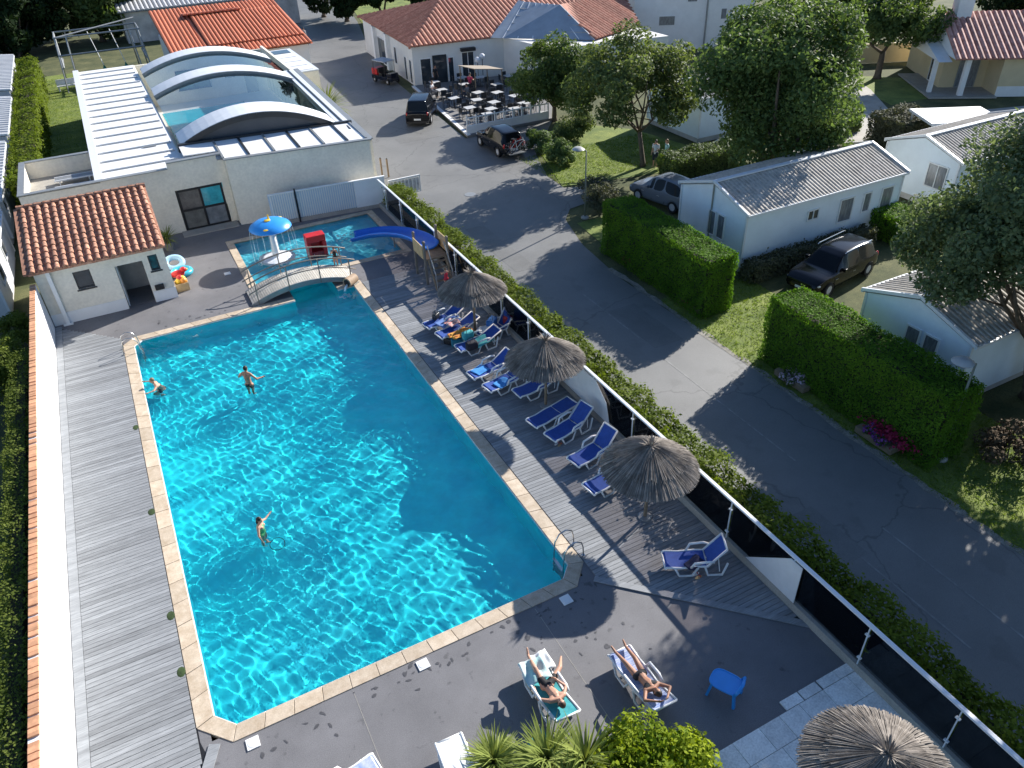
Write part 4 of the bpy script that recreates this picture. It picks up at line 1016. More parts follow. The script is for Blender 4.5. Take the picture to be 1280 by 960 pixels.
hedge('box_hedge','square clipped hedge at the far end of the long mobile home',32.6,34.3,22.6,24.6,1.35,9000,.09,LEAF['hedge'],68,rough=.08,wob=.03)
hedge('rounded_hedge','clipped hedge with pale dry top in front of the white canopy',43.4,47.0,31.4,34.2,2.0,14000,.13,LEAF['heather'],69,rough=.12,wob=.05)
hedge('rounded_hedge','dark clipped hedge between the large tree and the lane',42.0,45.5,36.4,38.6,1.6,12000,.13,LEAF['plane'],70,rough=.12,wob=.06)
hedge('low_hedge','low dark hedge behind the parked pale car',29.0,34.5,35.6,37.2,1.15,15000,.12,LEAF['plane'],71,rough=.14,wob=.12)
bush('yard_shrub','bright green shrub beside the black car with bicycles',(25.2,45.4,0),1.1,1.6,1.5,6000,.13,LEAF['bright'],72)
bush('yard_shrub','dense shrub at the end of the row before the lamp post',(25.0,42.3,0),1.1,1.3,1.7,6500,.13,LEAF['bright'],73)
bush('yard_shrub','brown green shrub under the round tree',(28.2,46.3,0),1.6,1.6,2.4,6000,.15,LEAF['olive'],74)
bush('lamp_bush','grey green rounded bush beside the far lamp post',(22.6,34.0,0),1.1,1.1,1.8,6000,.11,LEAF['heather'],75)
bush('lavender_row','silvery lavender clump beside the pale car',(24.0,36.6,0),1.3,1.0,1.0,5000,.10,LEAF['heather'],76,bloom=(LEAF['bloomw'],.08,.06))
bush('dry_shrub','bare brown shrub at the corner of the nearer mobile home',(22.6,9.6,0),1.2,1.3,1.3,2600,.12,mat('dry leaf',(.09,.06,.03),.9,.3,5),77)
# flower boxes along the verge
fb = [(20.35,27.9,'flower box with red blooms below the first tall hedge, far end'),(20.3,22.9,'flower box with dark leaves below the first tall hedge, near end'),(19.9,16.4,'flower box with pale pink blooms at the corner of the sunlit hedge'),(19.8,12.4,'long flower box with purple and crimson blooms near the lamp post')]
for i,(x,y,l) in enumerate(fb):
    t = bush('flower_box', l, (x,y,0), .45, .8, .75, 2200, .09, LEAF['plane'], 80+i, 'flower boxes on the verge', 'flower box', 12, ((LEAF['bloomr'],.45,.09),(LEAF['bloomr'],.12,.08),(LEAF['bloomw'],.5,.09),(LEAF['bloomp'],.35,.09))[i], False)
    MB().box(-.26,.26,-.75,.75,0,.24).build('trough', M['wood'], t, bevel=.02)
    if i == 3:
        r_ = np.random.default_rng(5); Q = r_.normal(size=(700,3))*np.array([.16,.42,.12])+np.array([0,-.35,.55]); link('blossom', leaf_mesh('blossom', Q, .09, LEAF['bloomr'], 6, None, .5, .9), t)
# foreground planting
spiky('yucca','small spiky yucca at the bottom edge, left of the big one',at(618,950,.75)-Vector((0,0,.75)),1.2,.82,230,90,LEAF['yucca'],.055,.55)
spiky('cordyline','wide arching cordyline at the bottom edge with long yellow green blades',at(708,968,.8)-Vector((0,0,.8)),1.5,1.05,520,91,LEAF['yucca'],.06,.75,heads=3)
bush('round_shrub','rounded glossy yellow green shrub at the bottom edge beside the sunbather',at(818,948,.95)-Vector((0,0,.95)),1.35,1.35,1.9,14000,.12,LEAF['shrub'],92,nclump=26)
spiky('potted_yucca','small yellow green yucca in a grey pot beside the hut',(.62,42.0,0),1.2,.75,90,93,LEAF['yucca'],.05,.6)
MBp = MB().lathe([(.22,0),(.30,.45),(.32,.47),(.27,.47),(.25,.4)],16); MBp.build('pot', M['galv'], bpy.data.objects['potted_yucca'])
spiky('corner_yucca','yellow green yucca by the road side of the pool hall',(14.6,59.3,0),2.2,1.9,160,94,LEAF['yucca'],.10,1.2)
# grass blades on the sunlit lawns and scattered ground litter
r_ = np.random.default_rng(99); Pg = []
for x0,x1,y0,y1,n in ((19.3,24.2,5,24,15000),(23,33,38.7,44.5,9000),(-4.9,-1.7,54,90,7000)):
    Pg.append(np.stack([r_.uniform(x0,x1,n),r_.uniform(y0,y1,n),np.full(n,.0)],1))
Pg = np.concatenate(Pg); link('grass', leaf_mesh('grass', Pg, .12, gmat, 100, np.tile([.0,0,-.35],(len(Pg),1)), -.1, .22), kind='stuff')
# ================================================================ parasols
thatch = mat('parasol thatch', (.17,.145,.125), .9, .2, 3, island=.42, c2=(.31,.275,.24))
def parasol_mesh(seed, R=1.45, rim=2.08, apex=2.86):
    r = random.Random(seed); mb = MB()
    def H(q, lift=0): return apex-(apex-rim)*(q**1.12)+lift
    # solid under-shells
    mb.lathe([(.04,H(.03)-.03)]+[(R*q,H(q)-.03) for q in (.25,.5,.75,.97)],40,cap=False)
    def strip(a, q0, q1, wd, lift, droop):
        d = Vector((math.cos(a),math.sin(a),0)); s = Vector((-d.y,d.x,0)); P = []
        for k in range(4):
            q = q0+(q1-q0)*k/3; P.append(d*(R*q)+Vector((0,0,H(q,lift)-(droop if k == 3 else 0))))
        ww = [wd*.35+wd*.65*k/3 for k in range(4)]; vs = []
        for k in range(4): vs += [P[k]-s*ww[k]/2, P[k]+Vector((0,0,wd*.3)), P[k]+s*ww[k]/2]
        fs = []
        for k in range(3): fs += [(3*k,3*k+1,3*k+4,3*k+3),(3*k+1,3*k+2,3*k+5,3*k+4)]
        mb.add(vs, fs)
    for i in range(520): strip(2*PI*i/520+r.uniform(-.02,.02), r.uniform(.45,.6), r.uniform(.985,1.015), r.uniform(.012,.034), r.uniform(-.014,.018), r.uniform(.01,.05))
    for i in range(460): strip(2*PI*i/460+r.uniform(-.02,.02), .03, r.uniform(.64,.76), r.uniform(.010,.028), r.uniform(.03,.07), r.uniform(-.01,.03))
    tf = MB()
    for i in range(60):
        a = r.uniform(0,2*PI); e = r.uniform(.25,1.3); L = r.uniform(.22,.42); d = Vector((math.cos(a)*math.cos(e),math.sin(a)*math.cos(e),math.sin(e)))
        s = Vector((-math.sin(a),math.cos(a),0))*.018; b = Vector((0,0,apex-.02))
        tf.add([b-s*.5,b+s*.5,b+d*L*.6+s,b+d*L,b+d*L*.6-s],[(0,1,2,3,4)])
    return mb, tf
def parasol(x, y, label, seed, R=1.45):
    t = thing('thatched_parasol', label, 'parasol', (x,y,0), 0, 'thatched parasols')
    a, b = parasol_mesh(seed, R); a.build('thatch_canopy', thatch, t); b.build('tuft', thatch, t)
    MB().tube([(0,0,.03),(.02,0,1.4),(0,0,2.8)],[.055,.05,.045],10).build('pole', M['wood'], t)
    rb_ = MB()
    for k in range(8): a_ = 2*PI*k/8; rb_.beam((0,0,2.72),(R*.95*math.cos(a_),R*.95*math.sin(a_),2.03),.035)
    rb_.tube([(R*.9*math.cos(2*PI*k/16),R*.9*math.sin(2*PI*k/16),2.07) for k in range(16)],.018,6,True)
    rb_.build('ribs', M['wood'], t)
    MB().lathe([(.22,.032),(.22,.07),(.07,.09)],16).build('foot', M['galv'], t)
parasol(11.0,25.8,'thatched parasol over the crowded loungers, nearest the slide',1)
parasol(11.05,19.8,'thatched parasol in the middle, in front of the wide white fence panel',2)
parasol(10.85,13.3,'thatched parasol whose full pole shows, nearest the pool ladder',3)
_q = at(1108,948,2.7); parasol(_q.x,_q.y,'thatched parasol cut by the bottom edge, over the pale paving',4,1.5)

# ================================================================ sun loungers
def lounger(label, loc, rz, back=.65, sling=None, group='blue loungers on the right deck', arms=True, frame=None):
    t = thing('sun_lounger', label, 'sun lounger', loc, rz, group); fr = frame or M['whiteplastic']; sling = sling or M['blue']
    hx, L2, sh = 1.18, .80, .36; bx, bz = hx+L2*math.cos(back), sh+L2*math.sin(back)
    f = MB()
    for s in (-.31,.31):
        f.tube([(0.0,s,sh-.05),(.06,s,sh),(.45,s,sh-.035),(.9,s,sh+.01),(hx,s,sh),(bx,s,bz)],.034,7)
    f.tube([(0.01,-.31,sh-.05),(.01,.31,sh-.05)],.028,7); f.tube([(bx,-.31,bz),(bx,.31,bz)],.028,7); f.tube([(hx,-.31,sh-.02),(hx,.31,sh-.02)],.022,6)
    f.build('frame', fr, t, smooth=True)
    for s in (-.33,.33):
        MB().tube([(.28,s,sh-.03),(.42,s,.03),(.78,s,.03),(.92,s,sh-.02)],.034,7).build('leg', fr, t, smooth=True)
        MB().tube([(1.12,s,sh-.02),(1.22,s,.03),(1.62,s,.03),(1.72,s,min(bz-.05,sh+.12))],.034,7).build('leg', fr, t, smooth=True)
        if arms: MB().tube([(.72,s*1.05,sh),(.80,s*1.12,sh+.2),(1.18,s*1.12,sh+.24),(1.34,s*1.05,sh+.2)],.036,7).build('armrest', fr, t, smooth=True)
    zs = [(0.02,sh-.045),(.08,sh+.015),(.45,sh-.02),(.9,sh+.022),(hx-.02,sh+.015)]
    m = MB(); n = len(zs); vs = []
    for x, z in zs: vs += [(x,-.295,z),(x,0,z-.018),(x,.295,z)]
    vs += [(x,y,z-.016) for x,y,z in vs]; fs = []
    for k in range(n-1):
        for j in range(2): a = 3*k+j; fs += [(a,a+3,a+4,a+1),(3*n+a,3*n+a+1,3*n+a+4,3*n+a+3)]
        fs += [(3*k,3*k+3*n,3*k+3+3*n,3*k+3),(3*k+2,3*k+5,3*k+5+3*n,3*k+2+3*n)]
    fs += [(0,1,1+3*n,3*n),(1,2,2+3*n,1+3*n)]
    m.add(vs,fs).build('seat_sling', sling, t, smooth=45)
    c, s_ = math.cos(back), math.sin(back)
    m = MB(); P = [(hx+.02+L2*.985*q*c-.014*s_*0, sh+.016+L2*.985*q*s_) for q in (0,.5,1)]; vs = []
    for k,(x,z) in enumerate(P): vs += [(x,-.295,z),(x+s_*.02,0,z-c*.02),(x,.295,z)]
    vs += [(x+s_*.016,y,z-c*.016) for x,y,z in vs]; fs = []
    for k in range(2):
        for j in range(2): a = 3*k+j; fs += [(a,a+3,a+4,a+1),(9+a,9+a+1,9+a+4,9+a+3)]
        fs += [(3*k,3*k+9,3*k+12,3*k+3),(3*k+2,3*k+5,3*k+14,3*k+11)]
    fs += [(0,1,10,9),(1,2,11,10),(6,15,16,7),(7,16,17,8)]
    m.add(vs,fs).build('back_sling', sling, t, smooth=45)
    if back > .2:
        for s in (-.28,.28): MB().tube([(hx+.45*c,s,sh+.45*s_),(1.55,s,.12)],.016,6).build('prop', fr, t)
    return t
def lay(foot, head, **k):
    a, b = at(*foot, .37), at(*head, .37); d = b-a
    return dict(loc=(a.x,a.y,.03), rz=math.atan2(d.y,d.x))
DZ = .03
def put(label, foot, head, back, **k):
    q = lay(foot, head); return lounger(label, q['loc'], q['rz'], back, **k)
put('blue lounger set apart by the near white fence panel, folded towel on it',(829,700),(915,697),.95)
put('blue lounger half hidden under the third parasol, next to the pole',(735,612),(795,580),.55)
put('blue lounger just left of the third parasol canopy, back raised high',(716,578),(775,545),.9)
put('blue lounger between the flat one and the third parasol',(687,547),(748,512),.75)
put('flat dark blue lounger with its back let right down',(664,530),(735,492),.06, arms=False)
put('blue lounger half under the second parasol, in front of its pole',(645,492),(700,470),.5)
put('blue lounger with bright foot end, nearer of the pair left of the second parasol',(608,486),(660,462),.5)
put('blue lounger with bright foot end, farther of the pair left of the second parasol',(588,470),(645,447),.55)
put('blue lounger with white arms nearest the pool under the first parasol',(532,408),(590,384),.5)
put('blue lounger with the orange towel under the first parasol',(548,420),(605,397),.4)
put('blue lounger at the fence side under the first parasol, back upright',(600,420),(650,398),1.0)
put('blue lounger with bags under the first parasol, lowest of the cluster',(572,436),(632,415),.45)
stripe = mat('blue striped towel', (.10,.20,.55), .85, .1, 4, c2=(.62,.66,.74), stretch=(9,.8,1), obj=True)
pat = mat('blue white patterned cushion', (.72,.75,.80), .8, .1, 5, c2=(.20,.30,.55), obj=True)
near = dict(group='loungers on the grey terrace')
LW = put('white lounger with teal and white towels, a person reclining on it',(662,824),(703,892),.35, sling=M['teal'], **near)
LN = put('lounger with blue striped towel and a sunbather lying on it',(773,812),(826,884),.32, sling=stripe, **near)
put('white lounger with blue pattern cut by the bottom edge',(474,955),(430,985),.1, sling=pat, **near)
put('all white lounger partly behind the small yucca',(560,922),(585,985),.2, sling=M['whiteplastic'], **near)
lounger('white slatted lounger on the grass behind the long mobile home',(34.0,38.2,0),.3,.5,M['whiteplastic'],None)

# ---- towels and bags
def cloth(name, label, cat, mt, loc, rz, lx, ly, z=0, tilt=0, amp=.03, seed=0, group=None, drape=0):
    n = 12; r = random.Random(seed); vs = []; fs = []
    p = [r.uniform(0,6) for _ in range(4)]
    for i in range(n+1):
        for j in range(n+1):
            u, v = i/n-.5, j/n-.5
            zz = amp*(math.sin(7*u+p[0])*math.cos(6*v+p[1])+.6*math.sin(13*v+p[2]+4*u))-drape*max(0,abs(v)-.36)**1*3
            vs.append((u*lx*(1+.06*math.sin(5*v+p[3])), v*ly*(1+.05*math.sin(6*u)), zz))
    for i in range(n):
        for j in range(n): a = i*(n+1)+j; fs.append((a,a+n+1,a+n+2,a+1))
    o = MB().add(vs, fs).build(name, mt, smooth=True)
    o.matrix_basis = Matrix.Translation(loc) @ Matrix.Rotation(rz,4,'Z') @ Matrix.Rotation(tilt,4,'Y')
    so = o.modifiers.new('thick','SOLIDIFY'); so.thickness = .015
    return tag(o, label, cat, group)
orange_t = mat('orange red beach towel', (.65,.13,.05), .9, .1, 9, c2=(.80,.50,.08), obj=True)
p = at(575,415,.5); cloth('beach_towel','crumpled orange and yellow beach towel under the first parasol','towel',orange_t,(p.x,p.y,.47),.3,1.0,.6,amp=.05,seed=1)
p = at(560,400,.5); cloth('beach_towel','pale blue towel over the pool side lounger under the first parasol','towel',mat('pale blue towel',(.12,.22,.50),.9,.15,6),(p.x,p.y,.47),.3,1.1,.62,amp=.03,seed=2)
p = at(592,428,.5); cloth('beach_towel','teal towel spread over the lowest lounger under the first parasol','towel',M['teal'],(p.x+.35,p.y,.46),.3,.9,.6,amp=.03,seed=41)
p = at(552,412,.5); cloth('beach_towel','red and white towel at the head of the pool side lounger','towel',mat('red white towel',(.55,.08,.06),.9,.1,8,c2=(.75,.70,.68),obj=True),(p.x+.6,p.y+.25,.55),.3,.55,.5,amp=.04,seed=42)
p = at(604,412,.5); cloth('beach_towel','white towel beside the first parasol pole','towel',M['white'],(p.x,p.y,.52),.4,.6,.4,amp=.03,seed=3)
p = at(868,703,.43); cloth('beach_towel','folded navy towel on the lounger set apart','towel',mat('navy cloth',(.012,.018,.06),.9,.2,8),(p.x,p.y,.42),.25,.55,.34,amp=.02,seed=4)
for i,(fx,fy,l) in enumerate(((600,462,'sky blue towel standing in for sun on the foot end, farther of the pair by the second parasol'),(628,478,'sky blue towel standing in for sun on the foot end, nearer of the pair by the second parasol'))):
    p = at(fx,fy,.42); cloth('beach_towel',l,'towel',mat('sky blue towel',(.05,.26,.62),.9,.12,6),(p.x,p.y,.415),.35,.62,.5,amp=.012,seed=5+i,group='painted sunlit foot ends')  # lighter cloth laid on to paint the sunlit foot ends of two loungers
def bag(label, loc, rz, mt, s=1.0):
    t = thing('beach_bag', label, 'bag', loc, rz)
    MB().box(-.2*s,.2*s,-.11*s,.11*s,0,.28*s).build('body', mt, t, bevel=.05*s, smooth=True)
    for y in (-.08*s,.08*s): MB().tube([(-.1*s,y,.27*s),(-.08*s,y,.4*s),(.08*s,y,.4*s),(.1*s,y,.27*s)],.012,6).build('handle', M['dark'], t)
for px_, py_, z_, mt, l, s in ((585,423,.42,M['teal'],'teal beach bag on the lowest lounger under the first parasol',1.2),(572,432,.03,mat('dark teal canvas',(.02,.16,.22),.9,.2,6),'dark teal bag on the deck at the foot of the loungers',1.3),(615,408,.4,mat('mid blue canvas',(.03,.14,.40),.9,.2,6),'blue bag right of the first parasol pole',1.4),(562,430,.03,M['black'],'black bag on the deck left of the first parasol group',1.1),(545,398,.42,M['dark'],'dark bag on the pool side lounger',.9),(590,436,.42,mat('black patterned canvas',(.02,.02,.03),.9,.3,9),'black bag on the lowest lounger under the first parasol',1.2),(632,402,.45,mat('red canvas',(.45,.05,.05),.9,.2,6),'red bag on the upright lounger by the fence',1.0)):
    p = at(px_,py_,z_); bag(l,(p.x,p.y,z_),random.Random(px_).uniform(0,3),mt,s)
for i,(fx,fy,l) in enumerate(((873,722,'sandals under the lounger set apart'),(700,556,'sandals beside the flat lounger'))):
    p = at(fx,fy,.03); t = thing('sandals', 'pair of pale '+l, 'sandals', (p.x,p.y,.032), .5*i, 'sandals on the deck')
    for k in (0,1):
        MB().lathe([(.05,0),(.055,.012),(.05,.024)],12,Matrix.Translation((0,.13*k,0)) @ Matrix.Diagonal((2.4,.9,1,1))).build('sole', M['white'] if k else M['rope'], t)
        MB().tube([(.05,.13*k-.045,.02),(.05,.13*k,.06),(.05,.13*k+.045,.02)],.012,6).build('strap', M['red'], t)

# ================================================================ pool furniture
br = thing('arched_footbridge', 'small arched footbridge with grey railings between the two pools', 'footbridge', (5.65,34.05,0))
def bz(u): return .10+.52*(1-(2*u-1)**2)
BL, BW = 5.0, 1.45
plm = MB().box(-.048,.048,-BW/2,BW/2,-.03,0).mesh('plank', mat('pale bridge planks', (.50,.47,.41), .8, .15, 5, island=-.12))
for k in range(46):
    u = (k+.5)/46; sl_ = math.atan2(bz(u+.01)-bz(u-.01), .02*BL); o = link('plank', plm, br, (-BL/2+BL*u,0,bz(u))); o.rotation_euler.y = -sl_
for s in (-1,1):
    pts = [(-BL/2+BL*i/16, s*(BW/2+.03), bz(i/16)-.12) for i in range(17)]
    m = MB()
    for i in range(16): m.beam(pts[i],pts[i+1],.06,.24)
    m.build('arch_beam', M['galv'], br)
    for hh, nm in ((.98,'top_rail'),(.5,'mid_rail')):
        MB().tube([(-BL/2-.05+(BL+.1)*i/16, s*(BW/2+.03), bz(i/16)+hh) for i in range(17)],.035 if hh > .9 else .028,8).build(nm, mat('bridge rail', (.23,.20,.17), .6, .15, 4), br, smooth=True)
    for u in (.06,.36,.66,.95):
        x = -BL/2+BL*u; MB().beam((x,s*(BW/2+.07),bz(u)-.2),(x-.0,s*(BW/2+.07),bz(u)+1.0),.05,.05).build('post', mat('bridge post', (.27,.23,.19), .7, .15, 4), br)

ms = thing('water_mushroom', 'blue mushroom fountain with yellow dots standing in the paddling pool', 'fountain', (5.4,38.1,-.12))
MB().tube([(0,0,-.4),(0,0,.5),(0,0,1.75)],[.22,.18,.13],16).build('stem', M['whiteplastic'], ms, smooth=True)
MB().lathe([(.02,1.72),(.6,1.66),(1.0,1.70),(1.06,1.75),(1.0,1.86),(.75,2.02),(.4,2.13),(.02,2.17)],36).build('cap', M['lightblue'], ms, smooth=60)
for a, q in ((-2.2,.15),(-2.0,.78),(.6,.7)):
    z = 2.17-.30*(q/.85)**2.2; MB().lathe([(.15,z-.03),(.16,z+.02),(.08,z+.05)],14,Matrix.Translation((q*math.cos(a),q*math.sin(a),0))).build('dot', M['yellow'], ms)
MB().tube([(0,0,2.15),(0,0,2.4)],[.06,.03],8).build('nozzle', M['yellow'], ms)
MB().lathe([(.95,-.02),(.95,.03),(.6,.10),(.2,.16)],28).build('base', mat('wet white base', (.72,.74,.76), .2, .06, 3), ms)
wst = mat('falling water', (.75,.88,.92), .1, .05, 3)
for k in range(10):
    a = 2*PI*k/10; x, y = 1.05*math.cos(a), 1.05*math.sin(a); MB().tube([(x,y,1.72),(x*1.06,y*1.06,1.2),(x*1.09,y*1.09,.03)],[.007,.006,.008],5).build('water_jet', wst, ms)
rx = thing('play_arch', 'red plastic play arch standing in the paddling pool', 'pool toy', (7.35,37.4,-.45))
o = MB().box(-.5,-.3,-.3,.3,0,1.15).box(.3,.5,-.3,.3,0,1.15).box(-.5,.5,-.3,.3,1.152,1.5).box(-.3,.3,.22,.30,.02,1.15).build('body', M['red'], rx, bevel=.04)
MB().box(-.28,.28,-.29,.2,.2,.62).build('step', mat('dark red plastic',(.28,.012,.02),.4,.1,4), rx)
sp = thing('water_spout', 'round tan water spout pouring into the pool by the bridge end', 'water spout', (7.75,32.9,.0), math.radians(215))
MB().tube([(-.35,0,.26),(.28,0,.26)],[.22,.24],18).build('barrel', mat('tan stone pipe',(.42,.30,.2),.7,.15,5), sp, smooth=40)
MB().lathe([(.17,0),(.17,.012)],18,Matrix.Translation((.285,0,.26)) @ Matrix.Rotation(PI/2,4,'Y')).build('mouth', M['black'], sp)
MB().tube([(.25,0,.16),(.42,0,.10),(.52,0,-.12)],[.06,.05,.07],8).build('water_jet', wst, sp, smooth=True)
MB().box(-.4,.0,-.2,.2,0,.08).build('base', M['pale'], sp)
fo = []
r_ = random.Random(8)
for cx_, cy_, n_, s_ in ((7.2,32.1,26,.30),(9.4,38.6,60,.75),(5.4,38.1,90,1.25)):
    for i in range(n_):
        a = r_.uniform(0,2*PI); d = s_*r_.uniform(.2,1)**.6; fo.append((cx_+d*math.cos(a),cy_+d*math.sin(a),r_.uniform(.02,.06)))
fm = MB()
for x,y,s in fo: fm.ball((x,y,-.10),(s*1.4,s*1.1,s*.35),6,3)
fm.build('splash_foam', mat('foam',(.80,.84,.86),.4,.05,5), kind='stuff')

def ladder(label, loc, rz):
    t = thing('pool_ladder', label, 'pool ladder', loc, rz, 'steel pool ladders')
    for y in (-.27,.27):
        MB().tube([(-.32,y,-1.1),(-.30,y,-.1),(-.26,y,.42),(-.12,y,.66),(.10,y,.72),(.30,y,.60),(.36,y,.40),(.38,y,.03)],.022,8).build('handrail', M['steel'], t, smooth=True)
        MB().lathe([(.05,0),(.05,.015)],12,Matrix.Translation((.38,y,.036))).build('flange', M['steel'], t)
    for z in (-.35,-.62,-.89): MB().box(-.36,-.27,-.27,.27,z,z+.03).build('step', M['steel'], t)
    return t
lad = ladder('steel pool ladder at the near right pool corner',(8.0,13.15,.03),0)
copy_tree(lad,(-2.15,32.1,.03),PI,'steel pool ladder at the far left pool corner by the hut')

# ---- slide and its timber tower
sd_ = thing('water_slide', 'curved blue slide running from a timber tower into the paddling pool', 'slide', (11.2,32.6,0))
cz = [(11.55,31.9,1.34),(11.6,32.9,1.22),(11.55,34.0,1.02),(11.35,35.1,.80),(10.9,36.2,.56),(10.25,37.0,.34),(9.4,37.5,.14)]
ctrl = [Vector(c) for c in cz]
def crom(P, n):
    out = []
    for i in range(len(P)-1):
        p0, p1, p2, p3 = P[max(i-1,0)], P[i], P[i+1], P[min(i+2,len(P)-1)]
        for k in range(n):
            t = k/n; out.append(.5*((2*p1)+(p2-p0)*t+(2*p0-5*p1+4*p2-p3)*t*t+(3*p1-p0-3*p2+p3)*t**3))
    return out+[P[-1]]
path = crom(ctrl, 6); vs = []; fs = []; NP = 9
for i, p in enumerate(path):
    d = (path[min(i+1,len(path)-1)]-path[max(i-1,0)]).normalized(); s = d.cross(Vector((0,0,1))).normalized(); u = s.cross(d)
    for k in range(NP):
        a = PI*k/(NP-1); vs.append(p+s*(-.50*math.cos(a))+u*(.34*(1-math.sin(a))))
for i in range(len(path)-1):
    for k in range(NP-1): a = i*NP+k; fs.append((a,a+NP,a+NP+1,a+1))
ch = MB().add(vs, fs).build('chute', M['slide'], sd_, world=True, smooth=True)
so_ = ch.modifiers.new('thick','SOLIDIFY'); so_.thickness = .05; so_.offset = 0
for x,y,h in ((10.95,31.0,2.15),(12.1,31.0,2.15),(10.95,32.3,2.15),(12.1,32.3,2.25)): MB().beam((x,y,0),(x,y,h),.1).ball((x,y,h+.03),.08,8,5).build('post', mat('tower post',(.20,.17,.14),.8,.2,4), sd_, world=True)
MB().box(10.95,12.1,31.0,32.2,1.22,1.3).build('platform', M['wood'], sd_, world=True)
MB().box(10.86,10.9,31.06,32.24,1.35,2.0).build('side_board', M['rope'], sd_, world=True)
MB().box(12.15,12.19,31.06,32.24,1.35,2.05).build('side_board', M['rope'], sd_, world=True)
for k in range(5): MB().beam((11.15,30.3+.15*k,.26*k+.1),(11.9,30.3+.15*k,.26*k+.1),.14,.04).build('step', M['wood'], sd_, world=True)
for x in (11.1,11.95):
    MB().beam((x,30.15,.0),(x,31.0,1.3),.06,.12).build('stringer', M['wood'], sd_, world=True); MB().tube([(x,30.1,.0),(x,30.15,.8),(x,31.0,2.0)],.025,7).build('handrail', M['galv'], sd_, world=True)
for p in (path[12],path[22]): MB().tube([(p.x,p.y,0),(p.x,p.y,p.z)],.05,8).build('support', M['galv'], sd_, world=True)
# ---- inflatables and crate at the hut corner
tr = thing('swim_ring', 'turquoise inflatable ring leaning at the hut corner', 'pool toy', (.75,38.6,.12))
MB().tube([(.42*math.cos(2*PI*k/20),.42*math.sin(2*PI*k/20),0) for k in range(20)],.14,10,True).build('ring', mat('turquoise vinyl',(.05,.42,.55),.3,.1,4), tr, smooth=True); MB().tube([(.42,0,.13),(.42,0,.17)],.02,6).build('valve', M['white'], tr)
tr = thing('swim_ring', 'pale blue inflatable ring behind the turquoise one', 'pool toy', (.55,39.7,.2))
MB().tube([(.4*math.cos(2*PI*k/20),.3*math.sin(2*PI*k/20),.18*math.sin(2*PI*k/20)) for k in range(20)],.15,10,True).build('ring', mat('pale blue vinyl',(.35,.55,.72),.3,.1,4), tr, smooth=True); MB().tube([(.4,0,.1),(.4,0,.17)],.02,6).build('valve', M['white'], tr)
tr = thing('water_toy', 'red inflatable animal toy on top of the crate pile', 'pool toy', (.52,37.6,.5))
MB().ball((0,0,0),(.34,.2,.18),12,7).ball((.3,0,.16),(.16,.13,.14),10,6).build('body', M['red'], tr, smooth=True); MB().ball((.44,0,.14),(.07,.07,.05),8,5).build('snout', M['yellow'], tr, smooth=True)
tr = thing('toy_crate', 'tan crate full of yellow and orange pool toys beside the hut wall', 'crate', (.55,36.85,0))
MB().box(-.3,.3,-.25,.25,0,.03).box(-.3,-.27,-.25,.25,.032,.4).box(.27,.3,-.25,.25,.032,.4).box(-.268,.268,-.25,-.22,.032,.4).box(-.268,.268,.22,.25,.032,.4).build('crate_body', M['rope'], tr)
for i,(x,y,z,c) in enumerate(((-.1,.05,.42,'yellow'),(.12,-.05,.45,'yellow'),(.0,.12,.55,'red'),(.1,.1,.5,'yellow'))): 
    b = MB().ball((x,y,z),.16,10,6).build('toy_ball', mat('orange vinyl',(.75,.28,.04),.35,.1,4) if i == 1 else M[c], smooth=True); b.location = tr.location; tag(b, ('yellow ball at the left of the toy crate','orange ball at the front of the toy crate','red ball on top of the toy crate','yellow ball at the back of the toy crate')[i], 'ball', 'balls in the toy crate')
# ---- blue stool
p = at(908,874,.0); bs = thing('plastic_stool', 'blue plastic garden stool with rounded top standing alone in the shade', 'stool', (p.x+.05,p.y+.15,0), math.radians(-62))
n = 28; top = [(.36*math.copysign(abs(math.cos(2*PI*k/n))**.6,math.cos(2*PI*k/n)), .27*math.copysign(abs(math.sin(2*PI*k/n))**.6,math.sin(2*PI*k/n))) for k in range(n)]
MB().prism(top,.44,.475).build('seat', M['lightblue'], bs, bevel=.01); MB().tube([(x*1.01,y*1.01,.47) for x,y in top],.025,6,True).build('rim', M['lightblue'], bs, smooth=True)
MB().tube([(.30,-.26,.48),(.35,-.24,.62),(.39,0,.66),(.35,.24,.62),(.30,.26,.48)],.04,8).build('armrest', M['lightblue'], bs, smooth=True)
for x in (-.3,.3):
    for y in (-.2,.2): MB().beam((x*.9,y*.95,.44),(x*1.12,y*1.25,0),.085,.06).build('leg', M['lightblue'], bs)

# ================================================================ lamp posts
def lamp(label, x, y, rz):
    t = thing('lamp_post', label, 'lamp post', (x,y,0), rz, 'lamp posts by the road')
    MB().lathe([(.22,-.02),(.22,.06),(.12,.12)],16).build('base', M['pale'], t)
    MB().tube([(0,0,.05),(0,0,2.0),(0,0,3.75)],[.05,.042,.035],10).build('pole', mat('lamp pole',(.16,.18,.15),.6,.1,4), t, smooth=True)
    MB().tube([(0,0,3.7),(.12,0,3.84),(.34,0,3.86)],.03,8).build('arm', M['galv'], t, smooth=True)
    MB().lathe([(.06,.12),(.2,.10),(.33,.0),(.30,-.03),(.05,-.05)],24,Matrix.Translation((.42,0,3.84))).build('lamp_head', mat('lamp head',(.40,.40,.38),.35,.1,4), t, smooth=50)
    MB().lathe([(.18,-.052),(.15,-.10),(.03,-.13)],16,Matrix.Translation((.42,0,3.84))).build('lamp_glass', M['curtain'], t, smooth=60)
lamp('grey lamp post at the end of the sunlit tall hedge', 20.85, 10.75, math.radians(155))
lamp('dark green lamp post on the corner by the rounded bush', 21.5, 33.8, math.radians(150))

